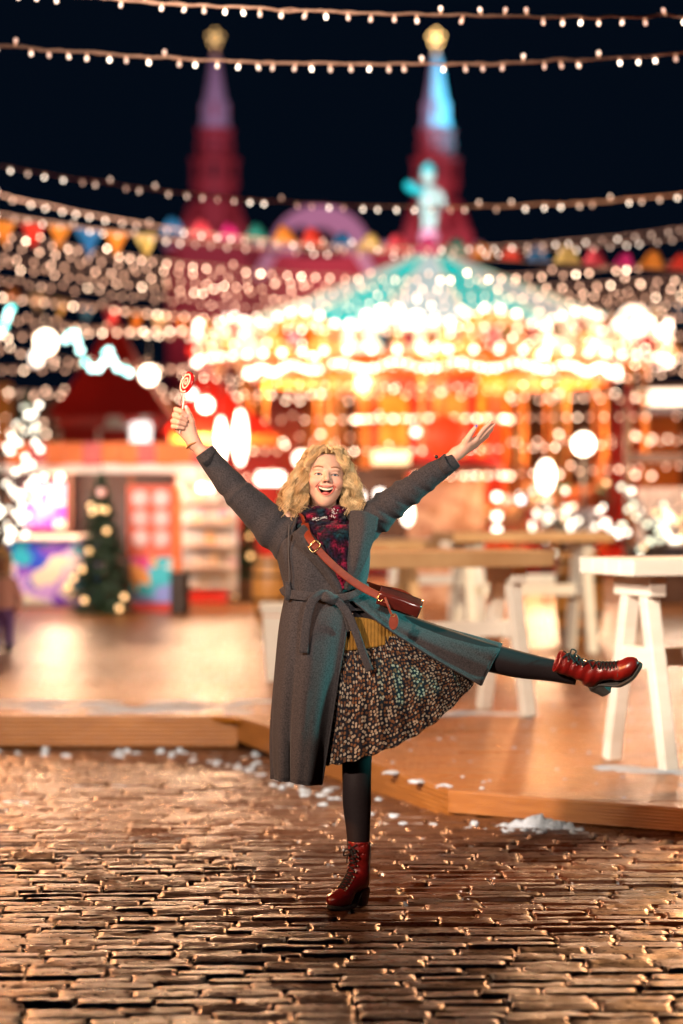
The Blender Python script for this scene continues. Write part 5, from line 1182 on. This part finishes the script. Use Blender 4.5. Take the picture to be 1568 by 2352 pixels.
def dress_mat():
    m = mat('ring_print_fabric', (.01, .011, .02), .7, bump=.1, bscale=200, spec=.12); nt = m.node_tree; N = nt.nodes; L = nt.links; b = N['Principled BSDF']
    uv = N.new('ShaderNodeUVMap'); uv.uv_map = 'UVMap'; v = N.new('ShaderNodeTexVoronoi'); v.voronoi_dimensions = '2D'; v.inputs['Scale'].default_value = 84; v.inputs['Randomness'].default_value = .7
    mp = N.new('ShaderNodeMapping'); mp.inputs['Scale'].default_value = (1, .92, 1); L.new(uv.outputs['UV'], mp.inputs['Vector']); L.new(mp.outputs['Vector'], v.inputs['Vector'])
    sp = N.new('ShaderNodeSeparateColor'); L.new(v.outputs['Color'], sp.inputs['Color'])
    sc = N.new('ShaderNodeMath'); sc.operation = 'MULTIPLY_ADD'; sc.inputs[1].default_value = .22; sc.inputs[2].default_value = .86; L.new(sp.outputs['Green'], sc.inputs[0])
    di = N.new('ShaderNodeMath'); di.operation = 'DIVIDE'; L.new(v.outputs['Distance'], di.inputs[0]); L.new(sc.outputs['Value'], di.inputs[1])
    ri = N.new('ShaderNodeValToRGB'); ri.color_ramp.interpolation = 'CONSTANT'; e = ri.color_ramp.elements; e[0].position = 0; e[0].color = (1, 1, 1, 1); e[1].position = .11; e[1].color = (.05, .05, .05, 1)
    e.new(.23).color = (.75, .75, .75, 1); e.new(.345).color = (0, 0, 0, 1); L.new(di.outputs['Value'], ri.inputs['Fac'])
    cc = N.new('ShaderNodeValToRGB'); cc.color_ramp.interpolation = 'CONSTANT'; c = cc.color_ramp.elements; c[0].color = (.38, .30, .22, 1); c[1].position = .25; c[1].color = (.20, .085, .03, 1); c.new(.5).color = (.44, .37, .29, 1); c.new(.75).color = (.14, .06, .025, 1); L.new(sp.outputs['Red'], cc.inputs['Fac'])
    mx = N.new('ShaderNodeMix'); mx.data_type = 'RGBA'; mx.inputs['A'].default_value = (.004, .0045, .008, 1); L.new(ri.outputs['Color'], mx.inputs['Factor']); L.new(cc.outputs['Color'], mx.inputs['B']); L.new(mx.outputs['Result'], b.inputs['Base Color']); return m
top_ = [(778, 1455, -.04), (786, 1462, -.085), (806, 1466, -.108), (834, 1466, -.115), (864, 1464, -.112), (900, 1462, -.10), (945, 1466, -.08), (990, 1482, -.055), (1010, 1490, 0), (960, 1468, .075), (890, 1455, .10), (830, 1450, .10), (786, 1452, .06)]
mid1 = [(765, 1560, -.06), (778, 1575, -.125), (806, 1582, -.145), (842, 1580, -.15), (884, 1570, -.145), (930, 1556, -.13), (980, 1542, -.105), (1030, 1530, -.07), (1048, 1526, 0), (1000, 1530, .09), (920, 1545, .13), (835, 1560, .14), (775, 1560, .08)]
hem_ = [(746, 1754, -.05), (762, 1757, -.115), (800, 1751, -.15), (848, 1736, -.165), (905, 1715, -.16), (960, 1686, -.148), (1010, 1650, -.122), (1056, 1606, -.085), (1087, 1570, 0), (1060, 1598, .10), (980, 1655, .15), (850, 1712, .17), (762, 1742, .10)]
mid2 = [tuple((a * .45 + b * .55) for a, b in zip(p_, q_)) for p_, q_ in zip(mid1, hem_)]
g3 = sheet([QL(top_), QL(mid1), QL(mid2), QL(hem_)], 60, 260, closed=True)
tt = np.linspace(0, 1, 60)[:, None]; ss = np.linspace(0, 1, 260, endpoint=False)[None, :]
amp_ = .001 + .006 * tt ** 1.2
fold = amp_ * (np.sin(ss * 2 * math.pi * 15 + 1.6 * np.sin(tt * 2)) * .6 + .5 * np.sin(ss * 2 * math.pi * 7 + 1)) 
cen = g3.mean(axis=1, keepdims=True); nr = np.zeros_like(g3); nr[:, :, 1] = np.sign(np.sin(0)) ; nr[:, :, 1] = np.where(g3[:, :, 1] < D0 + .01, -1, 1)
g3 += nr * fold[:, :, None]; g3[:, :, 2] += tt * .004 * np.sin(ss * 2 * math.pi * 15 + .5)
me_ = MB(); me_.grid(g3, closed_u=True); M_dress = dress_mat(); dress = me_.build('dress', M_dress, woman, smooth=True)
ul = dress.data.uv_layers.new(name='UVMap'); C3 = 260
seg_ = np.linalg.norm(np.diff(np.concatenate([g3, g3[:, :1]], 1), axis=1), axis=2).mean(0); U_ = np.concatenate([[0], np.cumsum(seg_)]); vl_ = np.concatenate([[0], np.cumsum(np.linalg.norm(np.diff(g3, axis=0), axis=2).mean(1))])
for pl in dress.data.polygons:
    vi = list(pl.vertices); cj = [i % C3 for i in vi]
    for li, i, c in zip(pl.loop_indices, vi, cj):
        uu = U_[c] if not (c == 0 and max(cj) > 200) else U_[-1]; ul.data[li].uv = (uu, vl_[i // C3])
solid(dress, .003)

# ---- boots
M_boot = mat('red_boot_leather', (.15, .006, .006), .30, col2=(.23, .011, .008), vscale=14, bump=.22, bscale=55, spec=.6, coat=.25); M_sole = mat('grey_rubber_sole', (.05, .048, .045), .6); M_heelm = mat('stacked_heel', (.07, .07, .065), .5, col2=(.10, .10, .095), vscale=50); M_lace = mat('black_lace', (.006, .006, .008), .8); M_eyel = mat('eyelet_metal', (.5, .48, .45), .3, metal=1)
def sole_z(x): return np.where(x > .095, .012 + np.clip(x - .16, 0, 1) * .18, .012 + .052 * (1 - np.cos(np.clip((.095 - x) / .085, 0, 1) * math.pi)) / 2)
def make_boot(phi, loc, rot, label):
    A = np.array((.022, 0, .118)); dr = np.array((math.sin(phi), 0, math.cos(phi))); T = A + dr * .135
    def f(X, Y, Z):
        d = sd_cap(X, Y, Z, A, T, .0385, .0435)
        d = smin(d, sd_ell(X, Y, Z, (.016, 0, .088), (.044, .033, .045)), .02)
        d = smin(d, sd_cap(X, Y, Z, (.035, 0, .105), (.115, 0, .052), .038, .031), .02)
        d = smin(d, sd_ell(X, Y, Z, (.145, 0, .038), (.062, .041, .033)), .02)
        s_ = (X - A[0]) * dr[0] + (Z - A[2]) * dr[2]
        d = d - .0016 * np.sin(s_ * 120 + 2 * np.sin(Y * 70 + s_ * 30) + 9 * X) * np.exp(-((s_ - .025) / .035) ** 2) - .0007 * np.sin(s_ * 190 + 3 * np.sin(Y * 55))
        d = smax(d, s_ - .122, .003)
        d = smax(d, -smax(sd_cap(X, Y, Z, A, T, .0335, .0392), .05 - s_, .004), .002)
        return smax(d, sole_z(X) - Z, .004)
    v, fs = surfnets(f, (-.1, -.06, 0), (.23, .06, .27), .0036)
    t = MB(); t.add(v, fs); bt = t.build('boot', M_boot, woman, smooth=True, world=False); bt.location = Vector(loc) - woman.location; bt.rotation_mode = 'QUATERNION'; bt.rotation_quaternion = rot.to_quaternion(); bt['label'] = label
    m = MB(); rows = []
    for x in np.linspace(-.024, .207, 26):
        w = .028 + .0145 * math.exp(-((x - .135) / .06) ** 2)
        if x > .15: w *= math.sqrt(max(.02, 1 - ((x - .15) / .0585) ** 2))
        if x < 0: w *= math.sqrt(max(.05, 1 - (x / .0265) ** 2))
        z = float(sole_z(np.array(x))); rows.append([(x, -w, z - .011), (x, w, z - .011), (x, w, z + .003), (x, -w, z + .003)])
    m.grid(rows, closed_u=True); m.f += [(0, 1, 2, 3), tuple(25 * 4 + k for k in (3, 2, 1, 0))]; m.m += [0, 0]; o = m.build('sole', M_sole, bt, world=False); recalc(o); bevel(o, .002)
    m = MB(); hv_ = []
    for z, x0, x1, w in ((0, -.012, .034, .024), (.02, -.016, .034, .0245), (.054, -.025, .040, .027)): hv_.append([(x0, -w * .7, z), (x0 - .006, 0, z), (x0, w * .7, z), ((x0 + x1) / 2, w, z), (x1, w, z), (x1, -w, z), ((x0 + x1) / 2, -w, z)])
    m.grid(hv_, closed_u=True); m.f.append(tuple(range(7))); m.m.append(0); recalc(m.build('heel', M_heelm, bt, world=False))
    # lacing up the front
    fr_ = catmull([(.128, .074), (.105, .088), (.083, .108), (.066 + .3 * dr[0] * .0, .135), tuple((A + dr * .06)[[0, 2]] + np.array((.043, 0.0))), tuple((A + dr * .118)[[0, 2]] + np.array((.046, 0)))] if False else
                  [(*q_, 0) for q_ in [(.141, .0765), (.121, .0905), (.101, .107), (.083, .126), tuple((A + dr * .042)[[0, 2]] + np.array((.0435 * dr[2], -.0435 * dr[0]))), tuple((A + dr * .07)[[0, 2]] + np.array((.045 * dr[2], -.045 * dr[0]))), tuple((A + dr * .112)[[0, 2]] + np.array((.0475 * dr[2], -.0475 * dr[0])))]], 12)[:, :2]
    m = MB(); ey = MB(); tg = np.gradient(fr_, axis=0); tg /= np.linalg.norm(tg, axis=1)[:, None]
    for k in range(11):
        (x0, z0), (x1, z1) = fr_[k], fr_[min(k + 1, 11)]; nx, nz = tg[k][1], -tg[k][0]
        if nx * dr[2] - nz * dr[0] < 0 and False: nx, nz = -nx, -nz
        for s_ in (-1, 1):
            h = .0195; m.tube([(x0 - nx * .0075, s_ * h, z0 - nz * .0075), ((x0 + x1) / 2 + nx * .003, 0, (z0 + z1) / 2 + nz * .003), (x1 - nx * .0075, -s_ * h, z1 - nz * .0075)], .0027, 6, n=9)
            ey.sphere((x0 - nx * .0085, s_ * (h + .002), z0 - nz * .0085), .0036, 8, 5)
    xb, zb = fr_[10]
    for s_ in (-1, 1):
        m.tube([(xb + .002, 0, zb), (xb + .014, s_ * .02, zb + .006), (xb + .012, s_ * .03, zb - .018), (xb + .004, s_ * .008, zb - .012)], .0028, 6, n=18); m.tube([(xb + .003, 0, zb), (xb + .012, s_ * .012, zb - .02), (xb + .010, s_ * .018, zb - .045)], .0025, 6, n=14)
    m.build('laces', M_lace, bt, smooth=True, world=False); tag(ey.build('eyelets', M_eyel, bt, smooth=True, world=False), kind='stuff')
    m = MB(); m.tube([(fr_[k][0] - .002, 0, fr_[k][1] - .002) for k in range(12)], [.02] * 12, 10, flat=.32, flatdir=(0, 1, 0)) if False else None
    z_ = MB(); z_.tube([tuple(A + dr * s__ + np.array((-.012, .0395 + .004 * s__ / .12, 0))) for s__ in (-.02, .02, .06, .115)], .0022, 6, n=20); z_.tube([tuple(A + dr * .118 + np.array((-.012, .044, 0))), tuple(A + dr * .105 + np.array((-.016, .058, 0)))], .0018, 5); z_.build('zip', M_eyel, bt, smooth=True, world=False)
    c_ = MB(); cu = []
    for a in np.linspace(-1.25, 1.25, 15): cu.append((.137 - .012 * math.cos(a) * 0 - .016 * (a / 1.25) ** 2, .0405 * math.sin(a), .040 + .0325 * math.cos(a)))
    c_.tube(cu, .0016, 5, n=24); c_.build('toe_seam', M_sole, bt, smooth=True, world=False)
    return bt
def frame(Xd, Zd):
    X = Vector(Xd).normalized(); Z = Vector(Zd); Z = (Z - X * Z.dot(X)).normalized(); Y = Z.cross(X); return Matrix((X, Y, Z)).transposed()
R1 = frame((-.60, -.80, 0), (0, 0, 1)); hp = Q(832, 2081, .0); hp.z = -.001
make_boot(math.radians(-2), hp, R1, 'red lace-up boot planted on the cobbles')
R2 = frame((.64, -.56, .50), (-.72, -.30, .55)); 
make_boot(math.radians(-22), Q(1389, 1590, -.02), R2, 'red lace-up boot on the raised foot')
# ---- bracelet
m = MB(); wc = Q(443, 1019.5, 0); wd_ = (Q(446, 1018) - Q(421, 975)).normalized(); rq = wd_.to_track_quat('Z', 'Y').to_matrix()
for k in range(30): a = 2 * math.pi * k / 30; m.sphere(wc + rq @ Vector((.0275 * math.cos(a), .0275 * math.sin(a), .002 * math.sin(3 * a))), .0042, 8, 6)
m.build('bracelet', mat('wooden_beads', (.28, .11, .03), .35), woman, smooth=True)

# ================================================================== SHOULDER BAG
M_strap = mat('tan_leather', (.12, .017, .007), .5, col2=(.16, .026, .010), vscale=30, bump=.12, bscale=150, spec=.2); M_bagl = mat('oxblood_leather', (.050, .008, .007), .16, col2=(.080, .013, .009), vscale=12, bump=.12, bscale=60, coat=.5); M_brs = mat('brass_fitting', (.75, .5, .2), .25, metal=1); M_bagd = mat('dark_bag_base', (.012, .008, .008), .5)
bag = empty('shoulder_bag', Q(915, 1420, -.19), 'oxblood leather shoulder bag on a tan strap across her coat', 'bag')
ribbon(bag, 'strap', [(700, 1202, -.10), (706, 1228, -.150), (722, 1252, -.176), (752, 1286, -.184), (790, 1320, -.184), (830, 1348, -.184), (865, 1366, -.19), (892, 1380, -.205)], .029, .005, 60, M_strap, face=(.1, -1, .15))
ribbon(bag, 'strap', [(700, 1202, -.10), (692, 1186, -.03), (700, 1186, .08), (740, 1240, .15), (800, 1320, .15), (860, 1350, .10), (920, 1362, .0), (957, 1384, -.09)], .034, .006, 60, M_strap, face=(.2, .9, .4))
e1 = Vector((95, 0, -33)).normalized(); e2 = Vector((.25, -.35, .9)); e2 = (e2 - e1 * e2.dot(e1)).normalized(); e3 = e1.cross(e2)
bc = Q(916, 1386, -.17); RB = Matrix((e1, e2, e3)).transposed()       # local x along the bag, y up its height, z towards the camera
def blk(name, m_, sx, sy, sz, c, bul, par=bag):
    n = 14; m = MB()
    for sg in (1,):
        th = np.linspace(0, 2 * math.pi, 33)[:-1]; rows = []
        for w in np.linspace(-1, 1, 9):
            k = (1 - abs(w) ** 4) ** .25 if abs(w) < 1 else 0.35; k = .82 + .18 * math.sqrt(max(0, 1 - w * w)); row = []
            for a in th:
                ca, sa = math.cos(a), math.sin(a); x_ = math.copysign(abs(ca) ** .42, ca) * sx * k; y_ = math.copysign(abs(sa) ** .42, sa) * sy * k
                row.append(bc + RB @ (Vector(c) + Vector((x_, y_, w * sz))))
            rows.append(row)
        m.grid(rows, closed_u=True); m.f += [tuple(range(32)), tuple(range(8 * 32 + 31, 8 * 32 - 1, -1))]; m.m += [0, 0]
    o = m.build(name, m_, par, smooth=True); recalc(o); return o
blk('pouch', M_bagd, .076, .025, .024, (0, -.004, 0), 0)
fl_ = []
for t_ in np.linspace(0, 1, 16):
    a = t_ * 1.0; yy_ = .028 - .046 * max(0, (t_ - .32) / .68) ** 1.1; zz_ = -.026 + .056 * min(1, t_ / .36) + .004 * math.sin(t_ * 3.1); 
    fl_.append([bc + RB @ Vector((xx * (1 - .06 * max(0, t_ - .6) * (abs(xx) / .08) ** 3), yy_ + .004 * math.cos(xx * 20), zz_ - .006 * (abs(xx) / .082) ** 4)) for xx in np.linspace(-.082, .082, 20)])
m = MB(); m.grid(fl_); flp = m.build('flap', M_bagl, bag, smooth=True); solid(flp, .005)
def rect_ring(c, w, h, ang, r, name, par):
    m = MB(); pts = []
    for a in np.linspace(0, 2 * math.pi, 25): 
        ca, sa = math.cos(a), math.sin(a); x_ = math.copysign(abs(ca) ** .45, ca) * w; z_ = math.copysign(abs(sa) ** .45, sa) * h; pts.append(c + Vector((x_ * math.cos(ang) - z_ * math.sin(ang), 0, x_ * math.sin(ang) + z_ * math.cos(ang))))
    m.tube(pts, r, 6); m.build(name, M_brs, par, smooth=True)
rect_ring(Q(722, 1255, -.188), .014, .021, math.radians(-43), .0022, 'buckle', bag); rect_ring(Q(874, 1372, -.206), .009, .013, math.radians(-30), .0018, 'ring', bag)
ribbon(bag, 'tag_loop', [(884, 1372, -.215), (890, 1388, -.222), (896, 1404, -.222), (902, 1418, -.22)], .009, .003, 16, M_strap)
m = MB(); tc_ = Q(904, 1428, -.222); m.lathe([(.0165, -.0018), (.0175, 0), (.0165, .0018)], c=(0, 0, 0), sides=24); 
m.v = [tuple(tc_ + Vector((p_[0] * 1.0 + .12 * p_[1], p_[2], p_[1] * 1.75))) for p_ in m.v]; recalc(m.build('tag', M_strap, bag, smooth=False))
rect_ring(Q(902, 1413, -.224), .006, .005, 0, .0012, 'tag_ring', bag)

# ================================================================== LOLLIPOP
lol = empty('lollipop', Q(412, 996, -.027), 'red and cream swirl lollipop on a white stick in her fist', 'lollipop')
m = MB(); m.tube(QL([(412, 996, -.027), (419, 938, -.027), (424, 900, -.027)]), .0029, 8); m.build('stick', mat('paper_stick', (.8, .72, .62), .6), lol, smooth=True)
lc = Q(430, 879, -.027); n_ = Vector((-.79, -.52, .33)).normalized(); lx = Vector((.42, 0, .9)); lx = (lx - n_ * lx.dot(n_)).normalized(); ly = n_.cross(lx); RL = Matrix((lx, ly, n_)).transposed()
M_candr = mat('red_candy', (.55, .01, .012), .12, coat=.6); M_candw = mat('cream_candy', (.85, .55, .42), .12, coat=.6)
m = MB(); m.lathe([(.030, -.0065), (.040, -.004), (.0415, 0), (.040, .004), (.03, .005)], c=lc, sides=36, rot=RL); m.build('disc', M_candr, lol, smooth=True)
for arm, mm in ((0, M_candw), (math.pi, M_candr)):
    m = MB(); pts = []
    for t_ in np.linspace(0.04, 1, 90): a = arm + t_ * 2 * math.pi * 2.6; r = .0395 * t_; pts.append(lc + RL @ Vector((r * math.cos(a), r * math.sin(a), .0055)))
    m.tube(pts, .0040, 7); m.build('swirl', mm, lol, smooth=True)

# ================================================================== CHILD AT THE LEFT EDGE
q = P(4, 1500, 21.6); kid = empty('person', (q.x, q.y, ZD), 'small blond child in a pink jacket and violet trousers at the left picture edge', 'person')
def kid_sdf(X, Y, Z):
    d = sd_ell(X, Y, Z, (0, 0, .83), (.075, .085, .10)); d = smin(d, sd_cap(X, Y, Z, (0, 0, .72), (0, 0, .66), .035, .045), .02)
    d = smin(d, sd_cap(X, Y, Z, (0, 0, .62), (0, 0, .42), .10, .115), .04)
    for s_ in (-1, 1):
        d = smin(d, sd_cap(X, Y, Z, (s_ * .10, 0, .63), (s_ * .16, -.02, .48), .042, .036), .02); d = smin(d, sd_cap(X, Y, Z, (s_ * .16, -.02, .48), (s_ * .15, -.07, .38), .034, .026), .01)
        d = smin(d, sd_cap(X, Y, Z, (s_ * .055, 0, .40), (s_ * .06, 0, .2), .062, .048), .02); d = smin(d, sd_cap(X, Y, Z, (s_ * .06, 0, .2), (s_ * .06, .01, .06), .046, .036), .01); d = smin(d, sd_cap(X, Y, Z, (s_ * .06, .01, .035), (s_ * .065, -.07, .03), .035, .03), .01)
    return d
kv, kf = surfnets(kid_sdf, (-.25, -.16, -.01), (.25, .14, .96), .011)
kc = np.tile(np.array((.55, .32, .25)), (len(kv), 1)); z_ = kv[:, 2]; kc[(z_ < .67)] = (.85, .45, .45); kc[(z_ < .40) & (np.abs(kv[:, 0]) < .125)] = (.25, .15, .55); kc[z_ < .075] = (.05, .03, .04)
m = MB(); m.add(kv, kf); m.col = [tuple(c_) for c_ in kc]; m.build('body', mat('child_clothes_and_skin', attr='Col', rough=.7), kid, smooth=True, world=False, colattr=True)
m = MB(); m.sphere((0, .015, .85), .095, 14, 10, sc=(.95, 1, 1.05)); m.tube([(0, .07, .84), (0, .09, .7), (0, .08, .6)], [.08, .075, .04], 10, n=8); m.build('hair', mat('child_blond_hair', (.65, .42, .2), .5), kid, smooth=True, world=False)
m = MB(); m.sphere((-.028, -.083, .845), .009, 8, 6); m.sphere((.028, -.083, .845), .009, 8, 6); m.sphere((0, -.088, .82), .012, 8, 6); tag(m.build('eyes_and_nose', mat('child_face_dark', (.25, .12, .09), .4), kid, smooth=True, world=False), kind='stuff')
